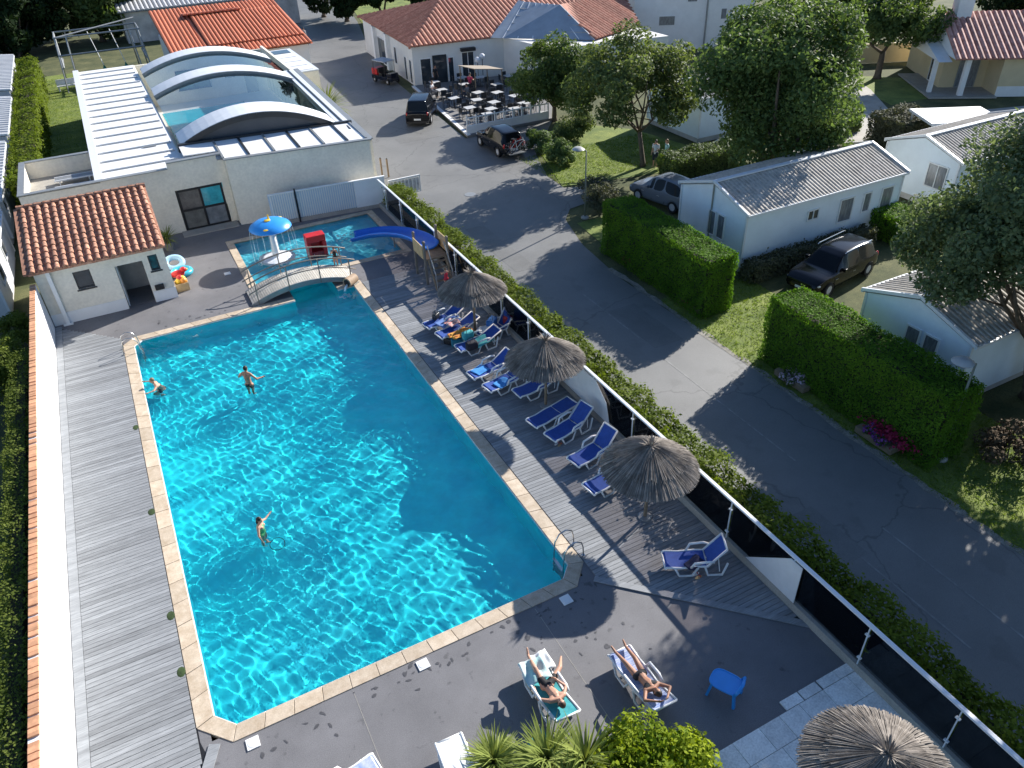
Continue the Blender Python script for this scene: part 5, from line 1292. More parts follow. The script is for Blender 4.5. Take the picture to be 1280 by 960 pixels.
# ================================================================ vehicles
rubber = mat('tyre rubber', (.014,.014,.015), .85, .15, 8)
rimm = mat('alloy rim', (.45,.46,.48), .35, .1, 6)
lamp_r = mat('tail lamp', (.45,.012,.012), .2, .1, 5); lamp_w = mat('head lamp', (.55,.58,.60), .1, .1, 5, spec=.9)
carglass = mat('car glass', (.008,.010,.013), .05, .2, 1, spec=.2)
def car(label, cat, name, loc, rz, L, W, H, paint, st, group=None, roofm=None, rails=False):
    "st: stations (x/L, z belt, z roof, half width at belt, half width at roof); front at +x"
    t = thing(name, label, cat, loc, rz, group); vs = []; fs = []; n = len(st); K = 12
    for q,zb,zr,wb,wr in st:
        x = (q-.5)*L; w = wb*W/2; r_ = wr*W/2; lo = .22 if .1 < q < .9 else .30
        vs += [(x,-w*.90,lo),(x,-w*.985,lo+.16),(x,-w,zb*.72),(x,-w*.965,zb),(x,-r_,zr-.04 if zr > zb+.05 else zb+.015),(x,-r_*.8,zr+.0)]
        vs += [(x,r_*.8,zr),(x,r_,zr-.04 if zr > zb+.05 else zb+.015),(x,w*.965,zb),(x,w,zb*.72),(x,w*.985,lo+.16),(x,w*.90,lo)]
    for i in range(n-1):
        for k in range(K): fs.append((i*K+k,i*K+(k+1)%K,(i+1)*K+(k+1)%K,(i+1)*K+k))
    fs += [tuple(range(K))[::-1], tuple((n-1)*K+k for k in range(K))]
    def V_(i,k): return Vector(vs[i*K+k])
    gh = [i for i in range(n) if st[i][2] > st[i][1]+.25]; g0, g1 = gh[0], gh[-1]
    me = bpy.data.meshes.new('body'); me.from_pydata(vs, [], fs); bm = bmesh.new(); bm.from_mesh(me); bm.faces.ensure_lookup_table()
    names = ['body']
    def pane(nm, idx, th):
        bm.faces.ensure_lookup_table(); F_ = [bm.faces[i] for i in idx]
        bmesh.ops.inset_region(bm, faces=F_, thickness=th, depth=0, use_even_offset=True)
        names.append(nm)
        for f in F_: f.material_index = len(names)-1
    for i in gh[:-1]:
        for k in (3,7): pane('side_window', [i*K+k], .03)
    pane('windscreen', [g1*K+k for k in (4,5,6)], .05); pane('rear_window', [(g0-1)*K+k for k in (4,5,6)], .06)
    cl_ = bm.edges.layers.float.get('crease_edge') or bm.edges.layers.float.new('crease_edge'); vl_ = bm.verts.layers.float.get('crease_vert') or bm.verts.layers.float.new('crease_vert')
    for e in bm.edges:
        if len(e.link_faces) == 2:
            a_, b_ = e.link_faces
            if a_.material_index != b_.material_index:
                e[cl_] = 1.0
                for v_ in e.verts: v_[vl_] = .75
            elif e.calc_face_angle(0) > .2: e[cl_] = .58
    bm.to_mesh(me); bm.free()
    for k in range(len(names)): me.materials.append(paint if k == 0 else carglass)
    tmp = bpy.data.objects.new('tmp', me); COL.objects.link(tmp); tmp.modifiers.new('s','SUBSURF').levels = 2
    dg = bpy.context.evaluated_depsgraph_get(); ev = bpy.data.meshes.new_from_object(tmp.evaluated_get(dg)); bpy.data.objects.remove(tmp); bpy.data.meshes.remove(me)
    co = [tuple(v.co) for v in ev.vertices]
    for k, nm in enumerate(names):
        used = {}; F2 = []
        for pl in ev.polygons:
            if pl.material_index == k: F2.append(tuple(used.setdefault(v, len(used)) for v in pl.vertices))
        V2 = [None]*len(used)
        for v, j in used.items(): V2[j] = co[v]
        MB().add(V2, F2).build(nm, paint if k == 0 else carglass, t, smooth=60)
    bpy.data.meshes.remove(ev)
    if roofm: MB().extr([V_(g0,5)+Vector((.3,.08,-.02)),V_(g1,5)+Vector((-.15,.08,-.01)),V_(g1,6)+Vector((-.15,-.08,-.01)),V_(g0,6)+Vector((.3,-.08,-.02))],(0,0,.03)).build('roof_panel', roofm, t)
    if rails:
        for s in (-1,1): MB().tube([(V_(g0,5).x+.2,s*W*.37,H-.0),(V_(g0,5).x+.3,s*W*.37,H+.045),(V_(g1,5).x-.2,s*W*.37,H+.045),(V_(g1,5).x-.1,s*W*.37,H)],.02,6).build('roof_rail', M['steel'], t)
    xf, xr, R = L*.5-.86, -L*.5+.80, .33
    for x in (xf,xr):
        for s in (-1,1):
            y = s*(W/2-.115)
            MX = Matrix.Translation((x,y,R)) @ Matrix.Rotation(PI/2,4,'X')
            wh_ = thing('wheel','','',(0,0,0)) if False else None
            arch_ = MB().lathe([(R+.07,-.105*s-.0),(R+.07,.118)],22,MX) if False else None
            ty = MB().lathe([(R*.62,-.11),(R*.97,-.11),(R,-.08),(R,.08),(R*.97,.11),(R*.62,.11)],22,MX,False).build('wheel', rubber, t, smooth=40)
            MB().lathe([(.02,-.085),(R*.3,-.10),(R*.62,-.095),(R*.64,0),(R*.62,.095),(R*.3,.10),(.02,.085)],20,MX).build('rim', rimm, ty, smooth=40)
            MB().lathe([(R+.045,-.012),(R+.05,.0),(R+.045,.012)],22,Matrix.Translation((x,s*(W/2*.992),R)) @ Matrix.Rotation(PI/2,4,'X'),False).build('wheel_arch', M['black'], t)
    for s in (-1,1):
        zb = st[0][1]; MB().ball((-L/2+.09,s*W*.405,zb*.95),(.10,.09,.17),10,7).build('tail_lamp', lamp_r, t, smooth=True)
        MB().ball((L/2-.22,s*W*.36,.66),(.16,.17,.085),12,7).build('headlight', lamp_w, t, smooth=True)
        xm = V_(g1,3).x+.1; MB().box(xm-.08,xm+.08,s*(W/2+.02)-.09,s*(W/2+.02)+.09,st[g1][1]+.02,st[g1][1]+.17).build('mirror', paint, t, bevel=.03)
        for q in (-.17,.055,.255): MB().beam((L*q,s*W/2*.985,.38),(L*q-.03,s*W/2*.96,zb*.97),.014,.03).build('door_seam', M['black'], t)
        for q in (-.06,.22): MB().box(L*q-.09,L*q+.09,s*W/2*.985-.012,s*W/2*.985+.012,zb*.80,zb*.83).build('door_handle', M['steel'], t)
    MB().box(-L/2-.016,-L/2+.02,-.26,.26,.48,.60).build('number_plate', M['white'], t); MB().box(L/2-.05,L/2+.014,-.26,.26,.36,.47).build('number_plate', M['white'], t)
    MB().box(L/2-.08,L/2+.006,-.45,.45,.48,.58).build('grille', M['black'], t); MB().box(-L/2-.008,-L/2+.1,-W*.43,W*.43,.24,.40).build('bumper', M['black'], t)
    return t
def paint(n, c, r=.14): return mat(n, c, r, .04, 2, spec=.3, coat=.2)
SUVS = [(.0,.86,.90,.84,.66),(.025,.92,1.0,.94,.72),(.095,.95,1.56,.98,.66),(.36,.95,1.66,1,.68),(.54,.94,1.62,1,.67),(.61,.94,1.50,1,.66),(.745,.95,1.0,.98,.84),(.92,.86,.90,.93,.78),(.985,.70,.74,.84,.70),(1.0,.58,.62,.78,.62)]
VAN = [(.0,.92,.96,.88,.74),(.02,.98,1.05,.95,.78),(.07,1.0,1.78,.98,.70),(.36,1.0,1.84,1,.71),(.62,.99,1.80,1,.70),(.67,.99,1.70,1,.69),(.80,1.0,1.05,.98,.84),(.93,.90,.94,.93,.78),(.99,.70,.74,.84,.70),(1.0,.58,.62,.78,.62)]
HATCH = [(.0,.80,.84,.84,.66),(.025,.88,.95,.94,.72),(.09,.90,1.36,.98,.64),(.36,.90,1.47,1,.65),(.54,.89,1.44,1,.64),(.60,.89,1.36,1,.63),(.75,.88,.93,.98,.82),(.92,.78,.82,.93,.76),(.985,.64,.68,.84,.68),(1.0,.54,.58,.78,.6)]
blackp = paint('black car paint', (.004,.004,.006)); navyp = paint('dark navy car paint', (.010,.014,.026)); silverp = paint('silver car paint', (.15,.17,.20),.2); brownp = paint('second black car paint',(.005,.005,.007))
car('black estate car with silver roof rails parked beside the sunlit hedge','car','parked_car',(27.3,21.7,0),math.radians(190),4.75,1.88,1.66,blackp,SUVS,'cars parked around the site',None,True)
car('black people carrier parked at the terrace kerb, seen from behind','car','parked_car',(21.15,56.9,0),math.radians(60),4.5,1.9,1.84,blackp,VAN,'cars parked around the site')
cb_ = car('black car carrying bicycles parked in front of the terrace railing','car','parked_car',(22.9,47.0,0),math.radians(90),4.4,1.82,1.62,brownp,SUVS,'cars parked around the site')
car('silver car with dark windows parked beside the long mobile home','car','parked_car',(tuple(at(833,221,1.5).xy)+(0,)),math.radians(101),4.25,1.8,1.6,silverp,SUVS,'cars parked around the site')
car('dark blue car mostly out of frame at the right edge','car','parked_car',(26.15,9.2,0),math.radians(186),4.3,1.8,1.5,navyp,HATCH,'cars parked around the site')
def bicycle(label, loc, rz, mt, group=None):
    t = thing('bicycle', label, 'bicycle', loc, rz, group)
    for x in (-.52,.52):
        wl_ = MB().tube([(x+.33*math.cos(2*PI*k/20),0,.34+.33*math.sin(2*PI*k/20)) for k in range(20)],.02,6,True).build('wheel', rubber, t)
        s = MB()
        for k in range(8): s.tube([(x,0,.34),(x+.32*math.cos(2*PI*k/8),0,.34+.32*math.sin(2*PI*k/8))],.004,4)
        s.build('spokes', M['steel'], wl_)
    f = MB()
    for a,b in (((-.52,0,.34),(-.1,0,.3)),((-.1,0,.3),(-.2,0,.85)),((-.52,0,.34),(-.18,0,.75)),((-.18,0,.75),(.36,0,.8)),((-.1,0,.3),(.36,0,.72)),((.52,0,.34),(.34,0,.95))): f.tube([a,b],.018,6)
    f.build('frame', mt, t); MB().box(-.34,-.1,-.06,.06,.86,.91).build('saddle', M['black'], t, bevel=.02); MB().tube([(.32,-.27,1.0),(.36,0,.97),(.32,.27,1.0)],.015,6).build('handlebar', M['black'], t)
    return t
rack = MB().box(-2.75,-2.2,-.6,.6,.40,.45).tube([(-2.3,-.35,.45),(-2.35,-.35,1.2)],.025,6).tube([(-2.3,.35,.45),(-2.35,.35,1.2)],.025,6).build('bicycle_rack', M['galv'], cb_)
bicycle('red framed bicycle on the rear rack of the black car',(22.9,44.6,.46),0.04,paint('red bike paint',(.35,.02,.02)),'bicycles on the car rack')
bicycle('white framed bicycle outermost on the rear rack of the black car',(22.95,44.38,.46),-.04,paint('white bike paint',(.6,.6,.6)),'bicycles on the car rack')
# golf buggy
gb_ = thing('golf_buggy', 'small dark buggy with pale canopy roof parked by the clubhouse wall', 'buggy', (22.7,69.3,0), math.radians(-72))
MB().prism([(-1.3,-.6),(1.0,-.6),(1.35,-.42),(1.35,.42),(1.0,.6),(-1.3,.6)],.28,.62).build('body', navyp, gb_, bevel=.04); MB().prism([(.75,-.52),(1.32,-.4),(1.32,.4),(.75,.52)],.622,.92).build('bonnet', navyp, gb_, bevel=.05)
MB().box(-1.0,.75,-.62,.62,1.82,1.9).build('canopy', mat('pale canopy',(.42,.43,.45),.5,.08,2), gb_, bevel=.03); MB().add([(.8,-.5,.93),(.8,.5,.93),(.6,.5,1.8),(.6,-.5,1.8)],[(0,1,2,3)]).build('windscreen', M['clear'], gb_)
for x in (-.95,.65):
    for y in (-.56,.56): MB().tube([(x,y,.6),(x,y,1.84)],.025,6).build('post', M['dark'], gb_)
MB().box(-.35,.05,-.5,.5,.62,.82).box(-.45,-.3,-.5,.5,.822,1.25).build('seat', M['black'], gb_, bevel=.03); MB().box(-1.35,-.6,-.5,.5,.63,1.15).build('cargo_box', M['red'], gb_, bevel=.03)
for x in (-.9,.95):
    for s in (-.55,.55):
        q = MB().lathe([(.1,-.08),(.24,-.08),(.24,.08),(.1,.08)],16,Matrix.Translation((x,s,.24)) @ Matrix.Rotation(PI/2,4,'X')).build('wheel', rubber, gb_); MB().lathe([(.01,-.085),(.1,-.085),(.1,.085),(.01,.085)],12,Matrix.Translation((x,s,.24)) @ Matrix.Rotation(PI/2,4,'X')).build('rim', rimm, q)

# ================================================================ café terrace
MB().prism([(22.1,50.6),(23.9,66.15),(32.3,64.75),(33.5,58.1),(29.2,50.85)],-.05,.12).build('cafe_terrace', mat('terrace paving', (.20,.195,.19), .8, .12, 1.5, fine=(20,.1)), kind='structure', bevel=.0)  # paving colour darkened to stand in for shade over the terrace
MB().extr([(22.06,50.55,.122),(22.36,50.57,.122),(24.15,66.1,.122),(23.86,66.1,.122)],(0,0,.02)).build('terrace_kerb', M['white'], kind='structure')
rl_ = thing('terrace_railing', 'white low railing along the front of the cafe terrace', 'railing', (25.6,50.95,.12))
MB().box(-3.4,3.4,-.06,.06,0,.55).build('low_wall', M['white'], rl_); MB().box(-3.4,3.4,-.04,.04,1.05,1.12).build('top_rail', M['white'], rl_)
for k in range(10): MB().box(-3.36+.742*k,-3.28+.742*k,-.05,.05,.55,1.25).build('post', M['white'], rl_)
for k in range(18): MB().box(-3.15+.365*k,-3.11+.365*k,-.015,.015,.55,1.05).build('baluster', M['white'], rl_)
tb = thing('cafe_table', 'pale square cafe table', 'table', (0,0,0)); MB().box(-.4,.4,-.4,.4,.70,.74).build('tabletop', mat('pale tabletop',(.50,.50,.49),.5,.08,3), tb, bevel=.008); MB().tube([(0,0,.03),(0,0,.7)],.035,8).build('leg', M['dark'], tb); MB().box(-.25,.25,-.25,.25,0,.03).build('base', M['dark'], tb)
chp = thing('cafe_chair', 'dark cafe chair', 'chair', (0,0,0)); MB().box(-.22,.22,-.22,.22,.43,.47).build('seat', M['dark'], chp)
MB().box(-.22,.22,.19,.23,.5,.9).build('backrest', M['dark'], chp)
for x in (-.2,.2):
    for y in (-.2,.2): MB().beam((x,y,0),(x,y,.43),.03).build('leg', M['dark'], chp)
spots = [(25.0,63.4,'by the glass doors'),(24.5,60.7,'on the kerb side below the doors'),(26.8,61.3,'beside the pink shirted person'),(24.3,57.8,'halfway along the kerb'),(26.6,58.2,'in the middle of the terrace'),(29.0,59.6,'under the tan awning'),(24.2,54.6,'nearest the people carrier'),(26.4,54.9,'in the centre front row'),(28.6,55.6,'front row right'),(24.6,52.3,'at the left end of the railing'),(26.9,52.4,'at the middle of the railing'),(30.6,57.0,'by the round tree'),(28.9,62.6,'along the clubhouse wall'),(31.2,61.6,'in the far right corner'),(25.6,56.3,'between the kerb row and the centre'),(27.9,57.3,'left of the awning front'),(25.4,53.4,'second from the railing end'),(28.2,53.3,'at the right of the railing'),(27.6,63.4,'by the clubhouse window')]
first = True; rc_ = random.Random(3)
for i,(x,y,l) in enumerate(spots):
    lab = 'pale square cafe table '+l
    if first: tb.location = (x,y,.12); tb['label'] = lab; tb['group'] = 'cafe tables'; o = tb
    else: o = copy_tree(tb,(x,y,.12),rc_.uniform(-.2,.2),lab,'cafe tables')
    for k in range(4 if i % 3 else 3):
        a = PI/2*k+rc_.uniform(-.25,.25); p = (x+.68*math.sin(a)*-1,y+.68*math.cos(a),.12)
        lb = 'dark cafe chair on the '+('far','road','near','right hand')[k]+' side, table '+l
        if first and k == 0: chp.matrix_basis = Matrix.Translation(p) @ Matrix.Rotation(a,4,'Z'); chp['label'] = lb; chp['group'] = 'cafe chairs'
        else: copy_tree(chp,p,a,lb,'cafe chairs')
    first = False
aw = thing('tan_awning', 'slanting tan awning on posts over the middle of the cafe terrace', 'awning', (28.0,60.4,.12), .3)
MB().extr([(-1.6,-1.0,2.3),(1.6,-1.0,1.7),(1.6,1.0,1.7),(-1.6,1.0,2.3)],(0,0,.06)).build('cover', mat('tan canvas',(.30,.25,.19),.8,.1,4), aw)
for x,z in ((-1.5,2.3),(1.5,1.72)):
    for y in (-.9,.9): MB().box(x-.03,x+.03,y-.03,y+.03,0,z).build('post', M['wood'], aw)
for i in range(2):
    sg = thing('globe_lamp', 'white round globe lamp by the clubhouse window, %s'%('lower','upper')[i], 'lamp', (29.2+.5*i,63.6+.1*i,.12), 0, 'globe lamps on the terrace')
    MB().tube([(0,0,0),(0,0,1.7+.2*i)],.03,6).build('pole', M['dark'], sg); MB().ball((0,0,1.9+.2*i),.25,12,8).build('globe', M['white'], sg, smooth=True)

# ---- odds and ends by the right-hand homes
dr = thing('drying_rack', 'drying rack hung with white and lilac towels behind the black estate car', 'drying rack', (31.6,20.2,0), .3)
for x in (-.5,.5): MB().tube([(x,-.3,0),(x,0,1.0)],.015,5).tube([(x,.3,0),(x,0,1.0)],.015,5).build('leg', M['white'], dr)
for y in (-.2,0,.2): MB().tube([(-.6,y,1.0),(.6,y,1.0)],.01,5).build('bar', M['white'], dr)
for i in range(3): cloth('hung_towel',('white towel hanging on the left of the drying rack','lilac towel hanging in the middle of the drying rack','white towel hanging on the right of the drying rack')[i],'towel',(M['white'],mat('lilac cloth',(.45,.42,.65),.9,.1,5),M['white'])[i],(31.25+.38*i,20.05+.12*i,.82),.3,.34,.55,amp=.02,seed=20+i,drape=.5)
gt = thing('garden_table', 'pale rectangular garden table beside the nearer mobile home', 'table', (29.4,18.6,0), .1)
MB().box(-.8,.8,-.5,.5,.70,.75).build('tabletop', M['white'], gt, bevel=.01)
for x in (-.7,.7):
    for y in (-.4,.4): MB().box(x-.03,x+.03,y-.03,y+.03,0,.70).build('leg', M['white'], gt)
# ================================================================ people
skinm = mat('skin', (.50,.28,.19), .55, .08, 6); tanm = mat('tanned skin', (.36,.18,.11), .55, .08, 6)
hairb = mat('dark hair', (.02,.013,.009), .6, .2, 20); hairl = mat('light brown hair', (.22,.13,.07), .6, .2, 20)
def caps(mb, a, b, ra, rb, n=10):
    a, b = Vector(a), Vector(b); d = (b-a).normalized()
    mb.tube([a-d*ra*.92,a-d*ra*.6,a,b,b+d*rb*.6,b+d*rb*.92],[ra*.36,ra*.8,ra,rb,rb*.8,rb*.36],n)
def remesh(name, mb, mt, parent, vox):
    o = mb.build(name, mt, parent)
    m = o.modifiers.new('r','REMESH'); m.mode = 'VOXEL'; m.voxel_size = vox; m.use_smooth_shade = True
    s = o.modifiers.new('s','SMOOTH'); s.iterations = 3; s.factor = .5
    dg = bpy.context.evaluated_depsgraph_get(); me = bpy.data.meshes.new_from_object(o.evaluated_get(dg)); me.name = name
    old = o.data; o.modifiers.clear(); o.data = me; bpy.data.meshes.remove(old)
    if not me.materials: me.materials.append(mt)
    return o
STAND = dict(pel=(0,0,.93),wai=(0,.0,1.10),che=(0,.01,1.30),nek=(0,.0,1.46),hed=(0,-.03,1.60),
  shL=(.17,0,1.40),shR=(-.17,0,1.40),elL=(.23,.03,1.12),elR=(-.23,.03,1.12),wrL=(.24,-.05,.87),wrR=(-.24,-.05,.87),
  hiL=(.09,0,.90),hiR=(-.09,0,.90),knL=(.10,-.02,.49),knR=(-.10,-.02,.49),anL=(.10,.03,.08),anR=(-.10,.03,.08),toL=(.12,-.14,.03),toR=(-.12,-.14,.03),face=(0,-1,0))
def person(label, loc, rz, pose, skin=skinm, hair=hairb, scale=1.0, vox=.016, clothes=(), long_hair=False, group=None, female=False):
    J = {k: Vector(v)*(1 if k == 'face' else scale) for k, v in {**STAND, **pose}.items()}; s = scale
    t = thing('person', label, 'person', loc, rz, group); b = MB()
    def c(a, e, ra, rb): caps(b, J[a] if isinstance(a,str) else a, J[e] if isinstance(e,str) else e, ra*s, rb*s)
    c('pel','wai',.125,.11); c('wai','che',.11,.13); c('che',J['che'].lerp(J['nek'],.5),.13,.09); c('nek',J['nek'].lerp(J['hed'],.6),.052,.05)
    for S in 'LR':
        c('nek','sh'+S,.06,.062); c('che','sh'+S,.10,.06); c('sh'+S,'el'+S,.052,.040); c('el'+S,'wr'+S,.040,.027)
        c('pel','hi'+S,.11,.10); c('hi'+S,'kn'+S,.092,.058); c('kn'+S,'an'+S,.056,.036); c('an'+S,'to'+S,.038,.024)
        w, e = J['wr'+S], J['el'+S]; d = (w-e).normalized(); q = Vector((1,0,0)) if abs(d.x) < .8 else Vector((0,1,0)); u = d.cross(q).normalized(); v = d.cross(u)
        pm_ = w+d*.075*s; c(w, pm_, .026, .030)
        for k,(o_,L) in enumerate(((-.027,.075),(-.009,.085),(.009,.080),(.026,.062))):
            k0 = pm_+u*o_*s+d*.01*s; k1 = k0+d*L*.55*s+v*.012*s; c(k0,k1,.0105,.0095); c(k1,k1+d*L*.4*s+v*.022*s,.0095,.008)
        c(w+d*.02*s, w+d*.055*s-u*.045*s, .013,.0105); c(w+d*.055*s-u*.045*s, w+d*.085*s-u*.05*s+v*.01*s,.0105,.009)
        if female: b.ball(J['che'].lerp(J['sh'+S],.45)+J.get('front',Vector((0,-.085,-.02)))*s, .062*s)
    h = J['hed']; f = J['face'].normalized(); up = (h-J['nek']).normalized(); f = (f-up*f.dot(up)).normalized(); sd = up.cross(f)
    R = Matrix((sd,f,up)).transposed().to_4x4(); HM = Matrix.Translation(h) @ R @ Matrix.Scale(s,4)
    b.ball((0,0,.03),(.074,.093,.100),14,10,HM).ball((0,.035,-.05),(.052,.055,.055),12,8,HM).ball((0,.098,-.005),(.014,.02,.022),8,6,HM)
    for x in (-.077,.077): b.ball((x,-.005,.0),(.012,.02,.03),8,6,HM)
    remesh('body', b, skin, t, vox)
    e = MB()
    for x in (-.03,.03): e.ball((x,.086,.022),(.012,.008,.008),8,5,HM)
    e.build('eyes', M['black'], t); MB().ball((0,.083,-.055),(.022,.01,.007),8,5,HM).build('mouth', M['red'], t)
    hm = MB().ball((0,-.018,.052),(.084,.097,.095),14,10,HM)
    if long_hair: hm.ball((0,-.07,-.05),(.075,.05,.13),12,8,HM)
    hv = remesh('hair', hm, hair, t, vox*.8)
    for nm, mt, segs in clothes:
        g = MB()
        for a, e_, ra, rb in segs:
            pa = J[a] if isinstance(a,str) else J[a[0]].lerp(J[a[1]],a[2]); pb = J[e_] if isinstance(e_,str) else J[e_[0]].lerp(J[e_[1]],e_[2]); caps(g,pa,pb,ra*s,rb*s,12)
        remesh(nm, g, mt, t, vox)
    for o in t.children: o.cycles.is_caustics_receiver = True
    return t
TRUNKS = lambda m: ('swim_trunks', m, (('pel',('pel','wai',.35),.132,.12),(('pel','hiL',.3),('hiL','knL',.38),.112,.094),(('pel','hiR',.3),('hiR','knR',.38),.112,.094)))
SUIT = lambda m: ('swimsuit', m, (('pel','wai',.132,.118),('wai','che',.118,.138),(('pel','hiL',.4),('pel','hiL',.9),.12,.113),(('pel','hiR',.4),('pel','hiR',.9),.12,.113)))
SHIRT = lambda m: ('shirt', m, (('pel','wai',.136,.124),('wai','che',.124,.142),('che','nek',.135,.07),(('che','shL',.3),'shL',.10,.073),(('che','shR',.3),'shR',.10,.073),('shL',('shL','elL',.6),.068,.06),('shR',('shR','elR',.6),.068,.06)))
PANTS = lambda m, q=.95: ('trousers', m, (('pel','hiL',.13,.11),('pel','hiR',.13,.11),('hiL','knL',.104,.074),('hiR','knR',.104,.074),('knL',('knL','anL',q),.072,.058),('knR',('knR','anR',q),.072,.058)))
BIKINI_B = lambda m: ('bikini_bottom', m, (('pel',('pel','wai',.2),.132,.118),(('pel','hiL',.4),('pel','hiL',1),.118,.108),(('pel','hiR',.4),('pel','hiR',1),.118,.108)))
cblack = mat('black swim cloth', (.012,.012,.015), .8, .1, 8); cgreen = mat('green swim cloth', (.12,.42,.16), .7, .12, 8); cwhite = mat('white shirt cloth', (.66,.66,.66), .9, .06, 6)
cpink = mat('pink shirt cloth', (.55,.05,.12), .9, .08, 6); cmint = mat('mint dress cloth', (.28,.50,.50), .9, .08, 6); cdenim = mat('dark trousers cloth', (.03,.035,.05), .9, .1, 6); cred = mat('red swim cloth', (.6,.03,.06), .8, .1, 6); cgrey = mat('grey shirt cloth',(.16,.16,.17),.9,.1,6)
# in the water
ARMS_OUT = dict(elL=(.38,-.02,1.20),wrL=(.46,-.20,1.16),elR=(-.38,-.02,1.20),wrR=(-.46,-.20,1.16))
p = at(312,482,-.11); person('man in black trunks wading in the pool with his back to the camera',(p.x,p.y,-.99),math.radians(140),ARMS_OUT,tanm,hairb,1.03,.016,(TRUNKS(cblack),))
p = at(326,660,-.0); person('girl in a green swimsuit with dark hair standing chest deep in the pool',(p.x,p.y,-1.14),math.radians(60),dict(elL=(.36,-.05,1.30),wrL=(.55,-.12,1.33),elR=(-.36,-.05,1.22),wrR=(-.50,-.2,1.08)),skinm,hairb,.92,.016,(SUIT(cgreen),),True,None,True)
p = at(189,482,-.0); person('light haired swimmer with only head and shoulders above water by the left edge',(p.x+.12,p.y,-1.0),math.radians(-90),dict(ARMS_OUT,pel=(0,.25,.55),wai=(0,.2,.72),che=(0,.1,.92),nek=(0,.02,1.08),hed=(0,-.03,1.22),shL=(.17,.06,1.02),shR=(-.17,.06,1.02),elL=(.40,-.08,.98),wrL=(.46,-.28,1.0),elR=(-.40,-.08,.98),wrR=(-.46,-.28,1.0),hiL=(.09,.26,.53),hiR=(-.09,.26,.53),knL=(.14,-.1,.36),knR=(-.14,-.1,.36),anL=(.12,.22,.10),anR=(-.12,.22,.10),toL=(.13,.1,.04),toR=(-.13,.1,.04)),skinm,hairl,.98,.016,(TRUNKS(cblack),))
sq = MB().tube([(.62+.22*math.cos(2*PI*k/22),18.0+.26*math.sin(2*PI*k/22),-.22) for k in range(22)],.012,6,True).build('diving_hoop', M['dark'], smooth=True); tag(sq,'thin dark hoop floating below the girl in green','hoop')
# children
person('dark haired child in black swimwear standing at the footbridge end of the paddling pool',(7.65,34.85,.04),math.radians(170),dict(elL=(.25,-.1,1.15),wrL=(.12,-.22,1.2)),skinm,hairb,.72,.015,(SUIT(cblack),))
person('small child in a red swimsuit climbing the steps of the slide tower',(11.5,29.95,.03),math.radians(180),dict(elL=(.22,-.15,1.2),wrL=(.2,-.36,1.25),elR=(-.22,-.15,1.2),wrR=(-.2,-.36,1.25),knR=(-.10,-.25,.62),anR=(-.10,-.18,.25),toR=(-.1,-.32,.2)),skinm,hairl,.68,.015,(SUIT(cred),))
# standing and seated people farther away
person('person in a white top and dark shorts standing by the loose tree',(29.5,38.3,0),math.radians(-60),dict(elL=(.25,-.05,1.15),wrL=(.12,-.25,1.1)),skinm,hairb,1.0,.02,(SHIRT(cwhite),PANTS(cdenim,.05)))
person('person in a pale mint dress standing right of the one in white',(30.2,38.1,0),math.radians(-110),{},skinm,hairl,.98,.02,(SHIRT(cmint),('skirt',cmint,(('pel',('hiL','knL',.8),.15,.12),('pel',('hiR','knR',.8),.15,.12)))),True)
SIT = dict(pel=(0,.0,.50),wai=(0,.02,.68),che=(0,.02,.88),nek=(0,0,1.04),hed=(0,-.04,1.19),shL=(.17,.02,.98),shR=(-.17,.02,.98),elL=(.22,-.08,.74),elR=(-.22,-.08,.74),wrL=(.15,-.30,.76),wrR=(-.15,-.30,.76),hiL=(.09,-.02,.49),hiR=(-.09,-.02,.49),knL=(.12,-.44,.48),knR=(-.12,-.44,.48),anL=(.12,-.42,.08),anR=(-.12,-.42,.08),toL=(.13,-.58,.03),toR=(-.13,-.58,.03))
person('person in black standing outside the glass doors of the clubhouse',(25.6,64.6,.12),math.radians(20),{},tanm,hairb,1.04,.024,(SHIRT(cblack),PANTS(cblack)))
person('person in a pink shirt seated at a cafe table',(27.6,61.9,.12),math.radians(120),SIT,skinm,hairb,1.05,.024,(SHIRT(cpink),PANTS(cdenim)))
person('person in a white shirt seated at the kerb side table below the doors',(24.0,61.6,.12),math.radians(40),SIT,skinm,hairl,1.0,.024,(SHIRT(cwhite),PANTS(cgrey)))
person('person in grey seated at the middle table of the terrace',(26.0,59.0,.12),math.radians(200),SIT,skinm,hairb,1.0,.024,(SHIRT(cgrey),PANTS(cdenim)))
bicycle('dark bicycle ridden down the shaded road at the far end',(21.0,90.6,-.03),math.radians(100),cgrey)
person('cyclist in grey riding down the shaded road at the far end',(21.05,90.4,-.03),math.radians(190),dict(SIT,pel=(0,.12,.95),wai=(0,.08,1.12),che=(0,-.06,1.28),nek=(0,-.15,1.42),hed=(0,-.2,1.56),shL=(.17,-.12,1.36),shR=(-.17,-.12,1.36),elL=(.24,-.28,1.15),elR=(-.24,-.28,1.15),wrL=(.22,-.44,1.02),wrR=(-.22,-.44,1.02),hiL=(.09,.1,.94),hiR=(-.09,.1,.94),knL=(.11,-.2,.72),knR=(-.11,-.12,.60),anL=(.1,-.0,.36),anR=(-.1,.08,.22),toL=(.11,-.15,.32),toR=(-.11,-.06,.18)),skinm,hairb,1.0,.026,(SHIRT(cgrey),PANTS(cblack)))
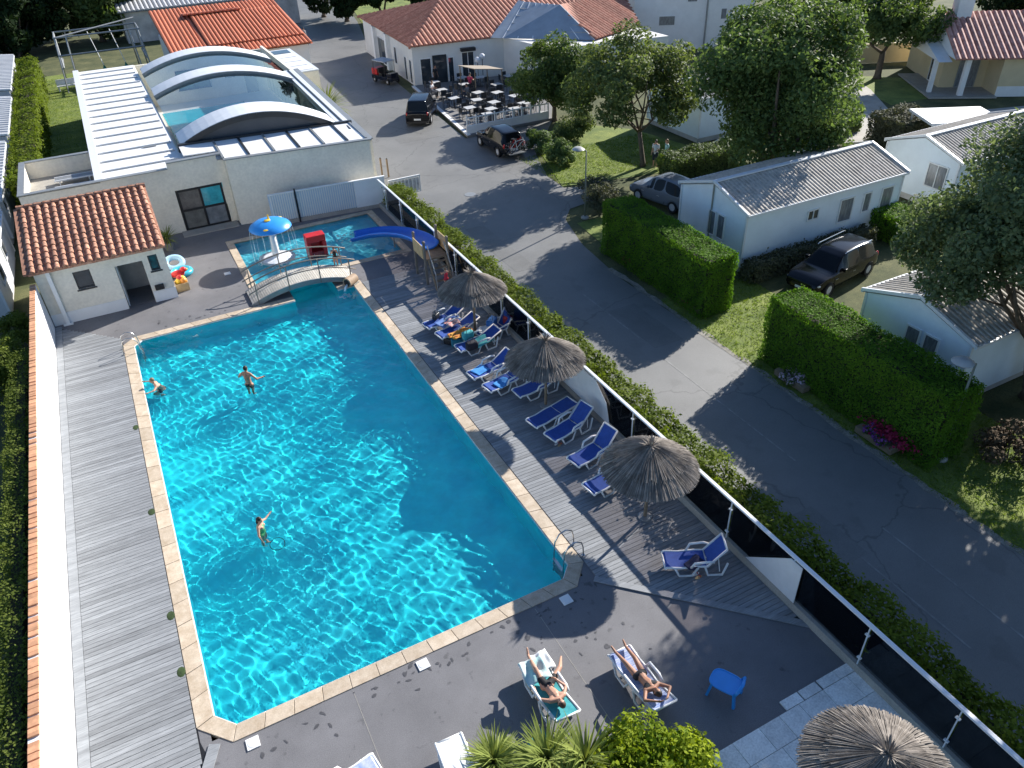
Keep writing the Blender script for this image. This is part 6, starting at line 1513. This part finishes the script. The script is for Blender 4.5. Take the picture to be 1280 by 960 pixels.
# the two on the grey terrace: figures laid along the lounger, local +x towards the head
def LIE(hd, kneel=.0):
    return dict(pel=(.95,0,.50),wai=(1.12,0,.51),che=(1.30,0,.58),nek=(1.46,0,.64),hed=(1.60,0,.71),face=(-.45,0,1),
      front=Vector((-.03,0,.085)),
      shL=(1.40,-.18,.62),shR=(1.40,.18,.62),hiL=(.92,-.09,.49),hiR=(.92,.09,.49))
pose = LIE(0); pose.update(elL=(1.62,-.36,.66),wrL=(1.80,-.16,.72),elR=(1.62,.36,.66),wrR=(1.80,.16,.72),knL=(.50,-.13,.52),knR=(.50,.14,.53),anL=(.08,-.15,.44),anR=(.06,.17,.44),toL=(-.07,-.17,.50),toR=(-.09,.19,.50))
q = lay((773,812),(826,884)); person('sunbather in a black bikini lying back with arms folded behind the head',(q['loc'][0],q['loc'][1],.03),q['rz'],pose,tanm,hairb,1.0,.0105,(BIKINI_B(cblack),('bikini_top',cblack,((('che','shL',.25),('che','shL',.62),.112,.09),(('che','shR',.25),('che','shR',.62),.112,.09)))),True)
pose = LIE(0); pose.update(elL=(1.22,-.34,.60),wrL=(1.02,-.22,.66),elR=(1.20,.38,.56),wrR=(.95,.34,.55),knL=(.62,-.52,.46),anL=(.30,-.72,.20),toL=(.18,-.80,.14),knR=(.52,.12,.74),anR=(.05,.06,.60),toR=(-.08,.02,.70))
pose = {k:(Vector((v[0],-v[1],v[2]))) for k,v in pose.items()}
q = lay((662,824),(703,892)); person('person with bent legs reclining on the teal towelled lounger',(q['loc'][0],q['loc'][1],.03),q['rz'],pose,skinm,mat('brown hair',(.07,.035,.018),.6,.2,20),1.0,.0105,(TRUNKS(cblack),),True)
cosx = lambda q, x, y: Vector(q['loc'])+Vector((x*math.cos(q['rz'])-y*math.sin(q['rz']), x*math.sin(q['rz'])+y*math.cos(q['rz']), 0))
c = cosx(q,.52,-.12); cloth('beach_towel','white towel with mint pattern over the knees of the reclining person','towel',mat('white and mint towel',(.72,.74,.72),.9,.06,4,c2=(.30,.60,.58),obj=True),(c.x,c.y,.67),q['rz'],.62,.62,amp=.05,seed=31,tilt=.12)
c = cosx(q,.25,.20); cloth('beach_towel','plain white towel at the foot of the teal towelled lounger','towel',M['white'],(c.x,c.y,.47),q['rz'],.55,.5,amp=.03,seed=32)
c = cosx(q,1.95,-.42); bag('teal bag on the ground beside the teal towelled lounger',(c.x-.35,c.y+.1,0),.4,M['teal'],1.1)
